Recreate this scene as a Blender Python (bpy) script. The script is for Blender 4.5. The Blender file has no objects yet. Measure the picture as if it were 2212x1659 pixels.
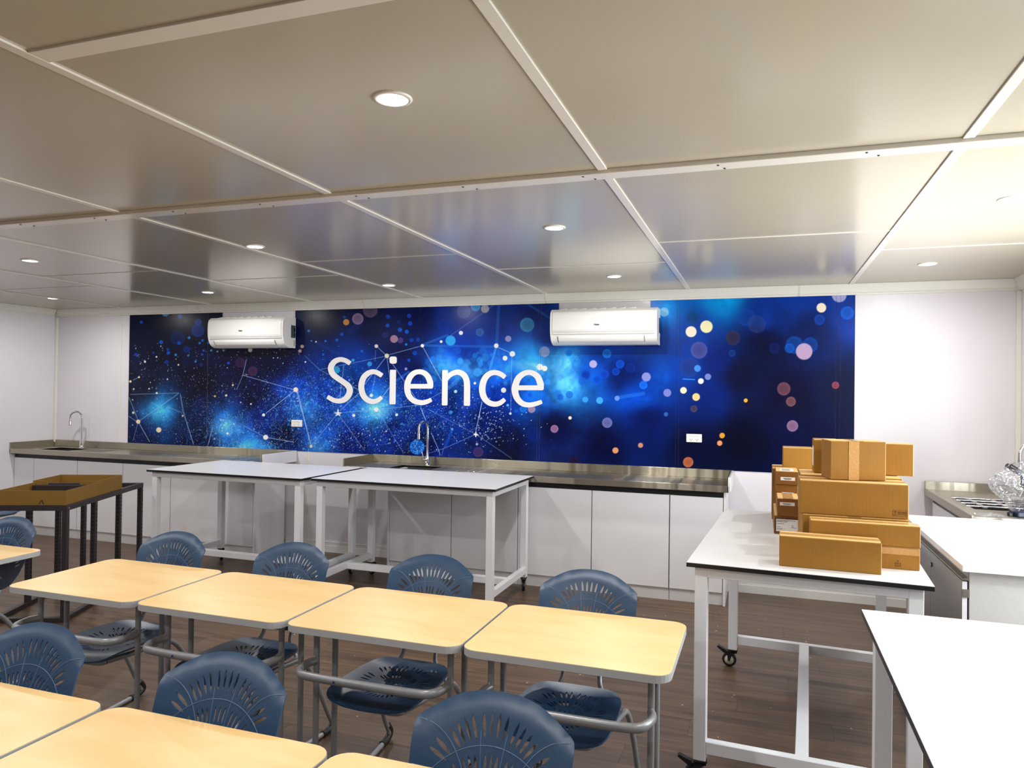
import bpy, bmesh, math, random
import numpy as np
from mathutils import Vector, Matrix, Euler
from mathutils.geometry import delaunay_2d_cdt

C = bpy.context.scene
COL = C.collection
rng = np.random.default_rng(7)
random.seed(7)
PI = math.pi

# ------------------------------------------------------------------ camera
F_PX, YAW, PITCH, ROLL, EYE = 1578.0, .3312, .0090, .0128, 1.6
W_PX, H_PX = 2212, 1659
_f = np.array([-math.sin(YAW)*math.cos(PITCH), math.cos(YAW)*math.cos(PITCH), math.sin(PITCH)])
_r0 = np.array([math.cos(YAW), math.sin(YAW), 0.]); _u0 = np.cross(_r0, _f)
CR = math.cos(ROLL)*_r0 + math.sin(ROLL)*_u0
CU = -math.sin(ROLL)*_r0 + math.cos(ROLL)*_u0
CF = _f
cam_d = bpy.data.cameras.new('camera'); cam = bpy.data.objects.new('camera', cam_d); COL.objects.link(cam)
cam_d.sensor_fit = 'HORIZONTAL'; cam_d.sensor_width = 36.0; cam_d.lens = F_PX/W_PX*36.0
cam_d.clip_start = .05; cam_d.clip_end = 60
M = Matrix(((CR[0], CU[0], -CF[0], 0), (CR[1], CU[1], -CF[1], 0), (CR[2], CU[2], -CF[2], EYE), (0, 0, 0, 1)))
cam.matrix_world = M
C.camera = cam

# ------------------------------------------------------------------ world, exposure
C.view_settings.view_transform = 'Standard'; C.view_settings.look = 'None'
C.view_settings.gamma = 1.0; C.view_settings.use_curve_mapping = False
C.view_settings.exposure = -0.05
wd = bpy.data.worlds.new('sky'); C.world = wd; wd.use_nodes = True
bg = wd.node_tree.nodes['Background']; bg.inputs[0].default_value = (.80, .90, 1.0, 1); bg.inputs[1].default_value = 1.0
try:
    C.cycles.use_denoising = True
    C.cycles.max_bounces = 10
    C.cycles.sample_clamp_indirect = 6.0
except Exception:
    pass
DOWNLIGHT_W = 12.5
WINDOW_W = 85.0

def area_light(name, loc, rot, size, size_y, power, color, shape='RECTANGLE', spread=PI):
    d = bpy.data.lights.new(name, 'AREA'); d.shape = shape; d.size = size
    if shape in ('RECTANGLE', 'ELLIPSE'): d.size_y = size_y
    d.energy = power; d.color = color; d.spread = spread
    o = bpy.data.objects.new(name, d); COL.objects.link(o); o.location = loc; o.rotation_euler = rot
    return o
# daylight entering by the window of the right-hand wall (out of the frame)
area_light('window_daylight', (1.90, 3.35, 1.55), (0, PI/2, 0), 1.15, 2.1, WINDOW_W, (.86, .93, 1.0))
# fill lamp added in the window opening, tilted up to brighten the ceiling
area_light('ceiling_fill', (1.86, 3.75, 1.06), (0, math.radians(128), 0), .5, 1.6, 90.0, (.97, .98, 1.0))

# ------------------------------------------------------------------ materials
def lin(c):
    c = np.asarray(c, float)/255.0
    return np.where(c <= .04045, c/12.92, ((c+.055)/1.055)**2.4)
def rgba(c): return (*[float(v) for v in lin(c)], 1.0)
MATS = {}
def mat(name, color=(200, 200, 200), rough=.5, metal=0., spec=.5, noise=0., nscale=40., bump=0., bscale=300., stretch=(1, 1, 1), emit=None, coat=0., alt=None):
    if name in MATS: return MATS[name]
    m = bpy.data.materials.new(name); m.use_nodes = True
    nt = m.node_tree; b = nt.nodes['Principled BSDF']
    b.inputs['Roughness'].default_value = rough; b.inputs['Metallic'].default_value = metal
    b.inputs['Specular IOR Level'].default_value = spec
    b.inputs['Base Color'].default_value = rgba(color)
    if coat: b.inputs['Coat Weight'].default_value = coat; b.inputs['Coat Roughness'].default_value = .08
    tc = nt.nodes.new('ShaderNodeTexCoord'); mp = nt.nodes.new('ShaderNodeMapping'); mp.inputs['Scale'].default_value = stretch
    nt.links.new(tc.outputs['Object'], mp.inputs['Vector'])
    if noise or alt is not None:
        n = nt.nodes.new('ShaderNodeTexNoise'); n.inputs['Scale'].default_value = nscale; n.inputs['Detail'].default_value = 5
        nt.links.new(mp.outputs[0], n.inputs['Vector'])
        r = nt.nodes.new('ShaderNodeValToRGB')
        base = np.array(rgba(color)[:3])
        c2 = np.array(rgba(alt)[:3]) if alt is not None else base*(1-noise)
        c1 = base if alt is not None else np.clip(base*(1+noise*.5), 0, 1)
        r.color_ramp.elements[0].position = .32; r.color_ramp.elements[1].position = .68
        r.color_ramp.elements[0].color = (*c2, 1); r.color_ramp.elements[1].color = (*c1, 1)
        nt.links.new(n.outputs['Fac'], r.inputs[0]); nt.links.new(r.outputs[0], b.inputs['Base Color'])
    if bump:
        n2 = nt.nodes.new('ShaderNodeTexNoise'); n2.inputs['Scale'].default_value = bscale; n2.inputs['Detail'].default_value = 3
        nt.links.new(mp.outputs[0], n2.inputs['Vector'])
        bp = nt.nodes.new('ShaderNodeBump'); bp.inputs['Strength'].default_value = bump; bp.inputs['Distance'].default_value = .002
        nt.links.new(n2.outputs['Fac'], bp.inputs['Height']); nt.links.new(bp.outputs[0], b.inputs['Normal'])
    if emit:
        b.inputs['Emission Color'].default_value = (*emit[0], 1); b.inputs['Emission Strength'].default_value = emit[1]
    MATS[name] = m
    return m

m_wall = mat('wall_panel', (226, 222, 226), .38, noise=.02, nscale=2, bump=.03, bscale=500)
m_trim = mat('white_trim', (228, 226, 216), .35)
m_ceil = mat('ceiling_panel', (180, 172, 151), .19, spec=.75, noise=.015, nscale=1.5, bump=.012, bscale=8)
m_ceilstrip = mat('ceiling_strip', (222, 217, 204), .2, spec=.6)
m_white_board = mat('white_laminate_door', (232, 230, 232), .32, noise=.015, nscale=3)
m_white_top = mat('white_compact_laminate', (226, 225, 225), .3, noise=.01, nscale=3)
m_black = mat('black_laminate_core', (14, 15, 18), .4)
m_blackplastic = mat('black_plastic', (16, 16, 18), .45)
m_whitemetal = mat('white_powder_coat', (230, 231, 233), .32, noise=.01, nscale=8)
m_greymetal = mat('silver_powder_coat', (146, 148, 150), .34, metal=.3, noise=.05, nscale=60)
m_edge = mat('grey_edge_band', (176, 177, 176), .45)
m_chrome = mat('chrome', (215, 215, 215), .07, metal=1.0)
m_alu = mat('brushed_aluminium', (176, 170, 162), .3, metal=.9, noise=.06, nscale=50, stretch=(1, .05, 1))
m_rack = mat('dark_brown_steel', (44, 36, 38), .42, noise=.12, nscale=30)
m_rackslot = mat('slot_black', (8, 8, 9), .7)
m_blue = mat('navy_polypropylene', (40, 70, 102), .33, noise=.05, nscale=90, bump=.05, bscale=900)
m_blueline = mat('navy_polypropylene_rib', (84, 108, 140), .3)
m_acwhite = mat('air_conditioner_plastic', (236, 235, 230), .32)
m_acdark = mat('air_conditioner_terminal', (62, 78, 86), .5)
m_ink = mat('black_ink', (28, 28, 30), .6)
m_inkbrown = mat('brown_print', (88, 52, 14), .7)
m_paper = mat('label_paper', (226, 222, 220), .55)
m_letter = mat('white_lettering', (240, 238, 236), .4)
m_tyre = mat('black_rubber', (14, 14, 15), .6)
m_hub = mat('cream_hub', (206, 200, 180), .5)
m_screw = mat('screw_steel', (92, 90, 86), .35, metal=.7)
m_sticker = mat('blue_sticker', (38, 38, 120), .5)
m_frameskirt = mat('skirting_white', (222, 221, 218), .4)
m_plinth = mat('plinth_white', (222, 219, 218), .42)
m_greylam = mat('grey_laminate', (196, 195, 191), .4, noise=.03, nscale=30)
m_shadedoor = mat('shaded_drawer_front', (150, 149, 147), .36, noise=.03, nscale=20)  # grey darkened to carry the shade on the unit's left face
m_sink = mat('shaded_sink_steel', (88, 85, 78), .42, metal=.8, noise=.05, nscale=30)  # steel colour darkened to stand in for shade inside the bowls
m_navybase = mat('navy_base', (20, 34, 62), .4)
m_lens = mat('lamp_diffuser', (255, 255, 255), .4, emit=((1.0, .985, .96), 24.0))
m_window = mat('window_frame', (222, 222, 222), .4)
m_gap = mat('dark_joint', (62, 48, 37), .8)
m_debris = mat('pale_debris', (205, 198, 186), .8)

def steel():
    m = bpy.data.materials.new('brushed_stainless_steel'); m.use_nodes = True
    nt = m.node_tree; b = nt.nodes['Principled BSDF']
    b.inputs['Base Color'].default_value = rgba((178, 172, 156)); b.inputs['Metallic'].default_value = 1.0; b.inputs['Roughness'].default_value = .30
    b.inputs['Anisotropic'].default_value = .92
    tg = nt.nodes.new('ShaderNodeCombineXYZ'); tg.inputs[0].default_value = 0; tg.inputs[1].default_value = 1; tg.inputs[2].default_value = 1
    nt.links.new(tg.outputs[0], b.inputs['Tangent'])
    tc = nt.nodes.new('ShaderNodeTexCoord')
    mp2 = nt.nodes.new('ShaderNodeMapping'); mp2.inputs['Scale'].default_value = (5.5, .6, .6)
    n2 = nt.nodes.new('ShaderNodeTexNoise'); n2.inputs['Scale'].default_value = 1.0; n2.inputs['Detail'].default_value = 2
    bp2 = nt.nodes.new('ShaderNodeBump'); bp2.inputs['Strength'].default_value = .5; bp2.inputs['Distance'].default_value = .02
    L = nt.links.new
    L(tc.outputs['Object'], mp2.inputs[0]); L(mp2.outputs[0], n2.inputs['Vector']); L(n2.outputs['Fac'], bp2.inputs['Height'])
    L(bp2.outputs[0], b.inputs['Normal'])
    return m
m_steel = steel()

def wood(name, dark, light, rough, scale, per_object, bump=.03):
    m = bpy.data.materials.new(name); m.use_nodes = True
    nt = m.node_tree; b = nt.nodes['Principled BSDF']; b.inputs['Roughness'].default_value = rough
    L = nt.links.new
    tc = nt.nodes.new('ShaderNodeTexCoord'); oi = nt.nodes.new('ShaderNodeObjectInfo')
    mp = nt.nodes.new('ShaderNodeMapping'); mp.inputs['Scale'].default_value = scale
    cx = nt.nodes.new('ShaderNodeVectorMath'); cx.operation = 'SCALE'; cx.inputs[0].default_value = (31, 17, 5)
    L(oi.outputs['Random'], cx.inputs['Scale'])
    ad = nt.nodes.new('ShaderNodeVectorMath'); ad.operation = 'ADD'
    L(tc.outputs['Object'], ad.inputs[0]); L(cx.outputs[0], ad.inputs[1]); L(ad.outputs[0], mp.inputs[0])
    n = nt.nodes.new('ShaderNodeTexNoise'); n.inputs['Scale'].default_value = 1.0; n.inputs['Detail'].default_value = 8; n.inputs['Roughness'].default_value = .62; n.inputs['Distortion'].default_value = .6
    L(mp.outputs[0], n.inputs['Vector'])
    r = nt.nodes.new('ShaderNodeValToRGB'); r.color_ramp.elements[0].position = .28; r.color_ramp.elements[1].position = .72
    r.color_ramp.elements[0].color = rgba(dark); r.color_ramp.elements[1].color = rgba(light)
    L(n.outputs['Fac'], r.inputs[0])
    hs = nt.nodes.new('ShaderNodeHueSaturation'); L(r.outputs[0], hs.inputs['Color'])
    mr = nt.nodes.new('ShaderNodeMapRange'); mr.inputs[3].default_value = 1-per_object; mr.inputs[4].default_value = 1+per_object
    L(oi.outputs['Random'], mr.inputs[0]); L(mr.outputs[0], hs.inputs['Value'])
    L(hs.outputs[0], b.inputs['Base Color'])
    bp = nt.nodes.new('ShaderNodeBump'); bp.inputs['Strength'].default_value = bump; bp.inputs['Distance'].default_value = .002
    L(n.outputs['Fac'], bp.inputs['Height']); L(bp.outputs[0], b.inputs['Normal'])
    return m
m_floor = wood('vinyl_plank_floor', (58, 44, 33), (114, 90, 69), .4, (1.5, 22, 1), .06, .06)
m_desk = wood('maple_laminate', (230, 188, 122), (240, 206, 146), .36, (3.0, 11, 1), .012, .006)

def cardboard(name, c1, axis=0):
    m = bpy.data.materials.new(name); m.use_nodes = True
    nt = m.node_tree; b = nt.nodes['Principled BSDF']; b.inputs['Roughness'].default_value = .62; b.inputs['Specular IOR Level'].default_value = .3
    L = nt.links.new
    tc = nt.nodes.new('ShaderNodeTexCoord')
    w = nt.nodes.new('ShaderNodeTexWave'); w.wave_type = 'BANDS'; w.bands_direction = 'X'
    w.inputs['Scale'].default_value = 55; w.inputs['Distortion'].default_value = 1.5; w.inputs['Detail'].default_value = 2
    L(tc.outputs['Object'], w.inputs['Vector'])
    n = nt.nodes.new('ShaderNodeTexNoise'); n.inputs['Scale'].default_value = 9; n.inputs['Detail'].default_value = 6
    L(tc.outputs['Object'], n.inputs['Vector'])
    r = nt.nodes.new('ShaderNodeValToRGB'); base = np.array(rgba(c1)[:3])
    r.color_ramp.elements[0].color = (*(base*.86), 1); r.color_ramp.elements[1].color = (*(base*1.08), 1)
    L(n.outputs['Fac'], r.inputs[0]); L(r.outputs[0], b.inputs['Base Color'])
    bp = nt.nodes.new('ShaderNodeBump'); bp.inputs['Strength'].default_value = .12; bp.inputs['Distance'].default_value = .0012
    L(w.outputs['Fac'], bp.inputs['Height']); L(bp.outputs[0], b.inputs['Normal'])
    return m
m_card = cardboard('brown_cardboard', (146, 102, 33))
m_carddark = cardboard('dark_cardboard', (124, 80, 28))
m_cardtop = cardboard('lit_cardboard', (214, 172, 110))  # top flaps: card colour lightened for the light from above

m_cardtray = cardboard('olive_cardboard', (130, 97, 38))
def tape():
    m = bpy.data.materials.new('clear_packing_tape'); m.use_nodes = True
    nt = m.node_tree; b = nt.nodes['Principled BSDF']; L = nt.links.new
    b.inputs['Base Color'].default_value = rgba((186, 142, 84)); b.inputs['Roughness'].default_value = .12
    tc = nt.nodes.new('ShaderNodeTexCoord'); n = nt.nodes.new('ShaderNodeTexNoise'); n.inputs['Scale'].default_value = 110; n.inputs['Detail'].default_value = 4
    bp = nt.nodes.new('ShaderNodeBump'); bp.inputs['Strength'].default_value = .7; bp.inputs['Distance'].default_value = .003
    L(tc.outputs['Object'], n.inputs['Vector']); L(n.outputs['Fac'], bp.inputs['Height']); L(bp.outputs[0], b.inputs['Normal'])
    return m
m_tape = tape()

def clear_plastic():
    m = bpy.data.materials.new('clear_plastic_film'); m.use_nodes = True
    nt = m.node_tree; nt.nodes.clear(); L = nt.links.new
    out = nt.nodes.new('ShaderNodeOutputMaterial'); mx = nt.nodes.new('ShaderNodeMixShader')
    tr = nt.nodes.new('ShaderNodeBsdfTransparent'); tr.inputs[0].default_value = (.95, .96, .98, 1)
    gl = nt.nodes.new('ShaderNodeBsdfGlossy'); gl.inputs['Roughness'].default_value = .12; gl.inputs[0].default_value = (.95, .97, 1, 1)
    df = nt.nodes.new('ShaderNodeBsdfTranslucent'); df.inputs[0].default_value = (.9, .92, .96, 1)
    m2 = nt.nodes.new('ShaderNodeMixShader'); m2.inputs[0].default_value = .35
    tc = nt.nodes.new('ShaderNodeTexCoord'); n = nt.nodes.new('ShaderNodeTexNoise'); n.inputs['Scale'].default_value = 15; n.inputs['Detail'].default_value = 2; n.inputs['Distortion'].default_value = 1.4
    bp = nt.nodes.new('ShaderNodeBump'); bp.inputs['Strength'].default_value = 1.0; bp.inputs['Distance'].default_value = .02
    lw = nt.nodes.new('ShaderNodeLayerWeight'); lw.inputs['Blend'].default_value = .42
    rp = nt.nodes.new('ShaderNodeMapRange'); rp.inputs[3].default_value = .05; rp.inputs[4].default_value = .75
    L(tc.outputs['Object'], n.inputs['Vector']); L(n.outputs['Fac'], bp.inputs['Height'])
    L(bp.outputs[0], gl.inputs['Normal']); L(bp.outputs[0], lw.inputs['Normal'])
    L(gl.outputs[0], m2.inputs[1]); L(df.outputs[0], m2.inputs[2])
    n3 = nt.nodes.new('ShaderNodeTexNoise'); n3.inputs['Scale'].default_value = 12; n3.inputs['Detail'].default_value = 2; n3.inputs['Distortion'].default_value = 2.2
    cr = nt.nodes.new('ShaderNodeValToRGB'); e_ = cr.color_ramp.elements
    e_[0].position = .455; e_[0].color = (0, 0, 0, 1); e_[1].position = .495; e_[1].color = (.75, .75, .75, 1); q_ = e_.new(.535); q_.color = (0, 0, 0, 1)
    ad = nt.nodes.new('ShaderNodeMath'); ad.operation = 'ADD'; ad.use_clamp = True
    L(tc.outputs['Object'], n3.inputs['Vector']); L(n3.outputs['Fac'], cr.inputs[0])
    L(lw.outputs['Facing'], rp.inputs[0]); L(rp.outputs[0], ad.inputs[0]); L(cr.outputs[0], ad.inputs[1]); L(ad.outputs[0], mx.inputs[0]); L(tr.outputs[0], mx.inputs[1]); L(m2.outputs[0], mx.inputs[2])
    L(mx.outputs[0], out.inputs[0])
    return m
m_film = clear_plastic()

def pane_mat():
    m = bpy.data.materials.new('window_glass'); m.use_nodes = True
    nt = m.node_tree; nt.nodes.clear(); L = nt.links.new
    out = nt.nodes.new('ShaderNodeOutputMaterial'); mx = nt.nodes.new('ShaderNodeMixShader'); mx.inputs[0].default_value = .06
    tr = nt.nodes.new('ShaderNodeBsdfTransparent'); gl = nt.nodes.new('ShaderNodeBsdfGlossy'); gl.inputs['Roughness'].default_value = .02
    L(tr.outputs[0], mx.inputs[1]); L(gl.outputs[0], mx.inputs[2]); L(mx.outputs[0], out.inputs[0])
    return m
m_pane = pane_mat()

def print_mat():
    m = bpy.data.materials.new('printed_vinyl'); m.use_nodes = True
    nt = m.node_tree; b = nt.nodes['Principled BSDF']; L = nt.links.new
    b.inputs['Roughness'].default_value = .27; b.inputs['Specular IOR Level'].default_value = .14
    a = nt.nodes.new('ShaderNodeVertexColor'); a.layer_name = 'print'
    L(a.outputs[0], b.inputs['Base Color'])
    return m
m_print = print_mat()

# ------------------------------------------------------------------ mesh helpers
class MB:
    """collects shapes that become one mesh object"""
    def __init__(s): s.v = []; s.f = []; s.sm = []; s.mi = []
    def add(s, vs, fs, smooth=False, mi=0):
        o = len(s.v); s.v += [tuple(map(float, p)) for p in vs]
        s.f += [tuple(i+o for i in f) for f in fs]; s.sm += [smooth]*len(fs); s.mi += [mi]*len(fs)
        return s
    def box(s, x0, x1, y0, y1, z0, z1, bev=0., mi=0, rot=0., piv=None, seg=1):
        if bev <= 0:
            vs = [(x, y, z) for z in (z0, z1) for y in (y0, y1) for x in (x0, x1)]
            fs = [(0, 2, 3, 1), (4, 5, 7, 6), (0, 1, 5, 4), (2, 6, 7, 3), (0, 4, 6, 2), (1, 3, 7, 5)]
        else:
            bm = bmesh.new(); bmesh.ops.create_cube(bm, size=1)
            for v in bm.verts: v.co = ((x0+x1)/2+v.co.x*(x1-x0), (y0+y1)/2+v.co.y*(y1-y0), (z0+z1)/2+v.co.z*(z1-z0))
            bmesh.ops.bevel(bm, geom=bm.edges[:], offset=bev, segments=seg, profile=.5, affect='EDGES')
            bm.verts.index_update()
            vs = [v.co.copy() for v in bm.verts]; fs = [[v.index for v in f.verts] for f in bm.faces]; bm.free()
        if rot:
            px, py = piv if piv else ((x0+x1)/2, (y0+y1)/2); c, sn = math.cos(rot), math.sin(rot)
            vs = [(px+(p[0]-px)*c-(p[1]-py)*sn, py+(p[0]-px)*sn+(p[1]-py)*c, p[2]) for p in vs]
        return s.add(vs, fs, False, mi)
    def prism(s, pts, axis, a0, a1, mi=0, smooth=False):
        """closed 2D outline pts extruded along axis ('x','y','z') from a0 to a1"""
        n = len(pts)
        def q(p, a): return {'x': (a, p[0], p[1]), 'y': (p[0], a, p[1]), 'z': (p[0], p[1], a)}[axis]
        vs = [q(p, a0) for p in pts]+[q(p, a1) for p in pts]
        s.add(vs, [(i, (i+1) % n, n+(i+1) % n, n+i) for i in range(n)], smooth, mi)
        s.add(vs, [tuple(range(n))[::-1], tuple(range(n, 2*n))], False, mi)
        return s
    def tube(s, pts, r, n=10, smoothpath=True, sub=5, mi=0, flat=1.0):
        P = [Vector(p) for p in pts]
        if smoothpath and len(P) > 2:
            Q = []
            for i in range(len(P)-1):
                p0 = P[max(i-1, 0)]; p1 = P[i]; p2 = P[i+1]; p3 = P[min(i+2, len(P)-1)]
                for k in range(sub):
                    t = k/sub
                    Q.append(.5*((2*p1)+(-p0+p2)*t+(2*p0-5*p1+4*p2-p3)*t*t+(-p0+3*p1-3*p2+p3)*t**3))
            Q.append(P[-1]); P = Q
        rr = r if hasattr(r, '__len__') else [r]*len(P)
        if len(rr) != len(P): rr = np.interp(np.linspace(0, 1, len(P)), np.linspace(0, 1, len(rr)), rr)
        up = Vector((0, 0, 1)); vs = []; fs = []
        prev = None
        for i, p in enumerate(P):
            t = (P[min(i+1, len(P)-1)]-P[max(i-1, 0)]).normalized()
            if prev is None:
                a = t.cross(up)
                if a.length < 1e-3: a = t.cross(Vector((0, 1, 0)))
            else:
                a = prev-t*prev.dot(t)
            a.normalize(); b = t.cross(a); prev = a
            for k in range(n):
                th = 2*PI*k/n; vs.append(p+a*math.cos(th)*rr[i]+b*math.sin(th)*rr[i]*flat)
        m = len(P)
        for i in range(m-1):
            for k in range(n):
                fs.append((i*n+k, i*n+(k+1) % n, (i+1)*n+(k+1) % n, (i+1)*n+k))
        s.add(vs, fs, True, mi)
        s.add(vs[:n], [tuple(range(n))[::-1]], False, mi); s.add(vs[-n:], [tuple(range(n))], False, mi)
        return s
    def lathe(s, prof, center, axis='z', n=24, mi=0, smooth=True, caps=True):
        """prof: list of (radius, height)"""
        vs = []; fs = []
        for r, h in prof:
            for k in range(n):
                a = 2*PI*k/n; c, d = r*math.cos(a), r*math.sin(a)
                p = {'z': (c, d, h), 'x': (h, c, d), 'y': (c, h, d)}[axis]
                vs.append((center[0]+p[0], center[1]+p[1], center[2]+p[2]))
        for i in range(len(prof)-1):
            for k in range(n): fs.append((i*n+k, i*n+(k+1) % n, (i+1)*n+(k+1) % n, (i+1)*n+k))
        s.add(vs, fs, smooth, mi)
        for i in (0, len(prof)-1):
            if caps and prof[i][0] > 1e-6: s.add(vs[i*n:(i+1)*n], [tuple(range(n))], False, mi)
        return s
    def xf(s, fn): s.v = [tuple(fn(p)) for p in s.v]; return s
    def build(s, name, mats, parent=None, loc=None):
        me = bpy.data.meshes.new(name)
        me.from_pydata(s.v, [], s.f)
        mats = mats if isinstance(mats, (list, tuple)) else [mats]
        for m in mats: me.materials.append(m)
        me.polygons.foreach_set('use_smooth', s.sm); me.polygons.foreach_set('material_index', s.mi)
        bm = bmesh.new(); bm.from_mesh(me); bmesh.ops.recalc_face_normals(bm, faces=bm.faces[:]); bm.to_mesh(me); bm.free()
        me.update()
        o = bpy.data.objects.new(name, me); COL.objects.link(o)
        if parent: o.parent = parent
        if loc: o.location = loc
        return o
def tag(o, label, cat, group=None, kind=None):
    o['label'] = label; o['category'] = cat
    if group: o['group'] = group
    if kind: o['kind'] = kind
    return o
def thing(name, label, cat, loc=(0, 0, 0), rz=0., group=None):
    o = bpy.data.objects.new(name, None); COL.objects.link(o); o.empty_display_size = .1
    o.location = loc; o.rotation_euler = (0, 0, rz)
    return tag(o, label, cat, group)
def structure(o): o['kind'] = 'structure'; return o
def copy_tree(o, parent=None):
    c = o.copy(); COL.objects.link(c)
    if parent: c.parent = parent
    for ch in list(o.children): copy_tree(ch, c)
    return c
def text_mesh(txt, size, name, material, parent, M4, extrude=.0004, align='CENTER', bold=0.):
    cu = bpy.data.curves.new(name, 'FONT'); cu.body = txt; cu.size = size; cu.align_x = align; cu.align_y = 'CENTER'
    cu.extrude = extrude; cu.offset = bold; cu.resolution_u = 3
    t = bpy.data.objects.new(name, cu); COL.objects.link(t)
    bpy.context.view_layer.update()
    me = bpy.data.meshes.new_from_object(t.evaluated_get(bpy.context.evaluated_depsgraph_get()))
    bpy.data.objects.remove(t); bpy.data.curves.remove(cu)
    me.name = name; me.transform(M4); me.materials.clear(); me.materials.append(material)
    o = bpy.data.objects.new(name, me); COL.objects.link(o)
    if parent: o.parent = parent
    return o
def face_y(x, y, z): # text matrix: reads along +x, up +z, faces -y
    return Matrix.Translation((x, y, z)) @ Matrix.Rotation(PI/2, 4, 'X')

# ================================================================== ROOM
XL, XR, YB, YF, HC = -7.64, 1.76, 6.20, -3.2, 2.455
def shell():
    b = MB().box(XL-.12, XR+.12, YB, YB+.12, -.05, HC+.1).build('wall_back', m_wall); structure(b)
    l = MB().box(XL-.12, XL, YF, YB, -.05, HC+.1).build('wall_left', m_wall); structure(l)
    f = MB().box(XL-.12, XR+.12, YF-.12, YF, -.05, HC+.1).build('wall_front', m_wall); structure(f)
    r = MB()
    wy0, wy1, wz0, wz1 = 2.25, 4.45, .95, 2.15
    r.box(XR, XR+.12, YF, wy0, -.05, HC+.1).box(XR, XR+.12, wy1, YB, -.05, HC+.1)
    r.box(XR, XR+.12, wy0, wy1, -.05, wz0).box(XR, XR+.12, wy0, wy1, wz1, HC+.1)
    r = structure(r.build('wall_right', m_wall))
    w = MB(); t = .045
    w.box(XR-.01, XR+.08, wy0, wy1, wz0, wz0+t).box(XR-.01, XR+.08, wy0, wy1, wz1-t, wz1)
    w.box(XR-.01, XR+.08, wy0, wy0+t, wz0+t, wz1-t).box(XR-.01, XR+.08, wy1-t, wy1, wz0+t, wz1-t)
    w.box(XR+.01, XR+.07, (wy0+wy1)/2-.025, (wy0+wy1)/2+.025, wz0+t, wz1-t)
    w = structure(w.build('window_1', m_window))
    for a, c in ((wy0+t, (wy0+wy1)/2-.025), ((wy0+wy1)/2+.025, wy1-t)):
        MB().box(XR+.038, XR+.042, a, c, wz0+t, wz1-t).build('pane', m_pane, w)
    # vertical panel joints
    for x, wd_ in ((-6.69, .02),):
        MB().box(x-wd_/2, x+wd_/2, YB-.004, YB, .1, 2.37, .001).build('joint_strip', m_trim, b)
    MB().box(XL, XL+.028, YB-.028, YB, .95, 2.37, .003).build('corner_trim', m_trim, b)
    MB().box(XR-.03, XR, YB-.03, YB, .95, 2.37, .003).build('corner_trim', m_trim, b)
    # the other joints of the wall under the mural
    for x in (-4.25, -3.56):
        MB().box(x-.01, x+.01, YB-.003, YB, .1, .97, .001).build('joint_strip', m_trim, b)
    # cornices
    prof = [(YB, 2.372), (YB-.022, 2.372), (YB-.022, 2.384), (YB-.034, 2.388), (YB-.034, 2.394), (YB-.062, HC-.001), (YB, HC-.001)]
    t1 = structure(MB().prism(prof, 'x', XL+.001, XR-.001).build('trim_1', m_trim))
    for x in (-5.596, -3.636, -1.817, .263):
        MB().prism([(p[0]-.003 if p[0] < YB else p[0], p[1]) for p in prof], 'x', x-.006, x+.006).build('cornice_joint', m_ceilstrip, t1)
    pl = [(XL, 2.372), (XL+.022, 2.372), (XL+.022, 2.384), (XL+.034, 2.388), (XL+.034, 2.394), (XL+.062, HC-.001), (XL, HC-.001)]
    structure(MB().prism([(p[0], p[1]) for p in pl], 'y', YF, YB-.06).build('trim_2', m_trim))
    pr = [(2*0+XR-(p[0]-XL), p[1]) for p in pl]
    structure(MB().prism(pr, 'y', YF, YB-.06).build('trim_3', m_trim))
    # skirting
    sk = MB().box(-4.5, -3.1, YB-.012, YB, 0, .10).box(-4.5, -3.1, YB-.02, YB, 0, .062)
    sk.box(-.262, XR-.62, YB-.012, YB, 0, .10).box(-.262, XR-.62, YB-.02, YB, 0, .062)
    structure(sk.build('baseboard_back', m_frameskirt))
    structure(MB().box(XL, XL+.02, YF, YB-.6, 0, .10).build('baseboard_left', m_frameskirt))
shell()

def floor():
    fl = structure(MB().box(XL-.12, XR+.12, YF-.12, YB+.12, -.08, -.006).build('floor', m_gap))
    # far planks out of the frame: one slab
    MB().box(XL, XR, YF, .78, -.006, 0).build('floor_sheet', m_floor, fl)
    pw, plen, g = .182, 1.22, .0004
    y = .78; row = 0; base = None
    while y < YB-.001:
        y1 = min(y+pw, YB); off = [0, .47, .83, .21, .62][row % 5]*plen
        x = XL-off
        while x < XR:
            a, b_ = max(x, XL), min(x+plen, XR)
            if b_-a > .02:
                full = (b_-a > plen-.001 and y1-y > pw-.001)
                if full and base is not None:
                    o = bpy.data.objects.new('floor_plank', base); COL.objects.link(o); o.parent = fl
                else:
                    h, k = (b_-a)/2-g, (y1-y)/2-g
                    o = MB().box(-h, h, -k, k, -.006, 0, 0).build('floor_plank', m_floor, fl)
                    if full: base = o.data
                o.location = ((a+b_)/2, (y+y1)/2, random.uniform(-.0003, 0))
            x += plen
        y = y1; row += 1
floor()

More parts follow.
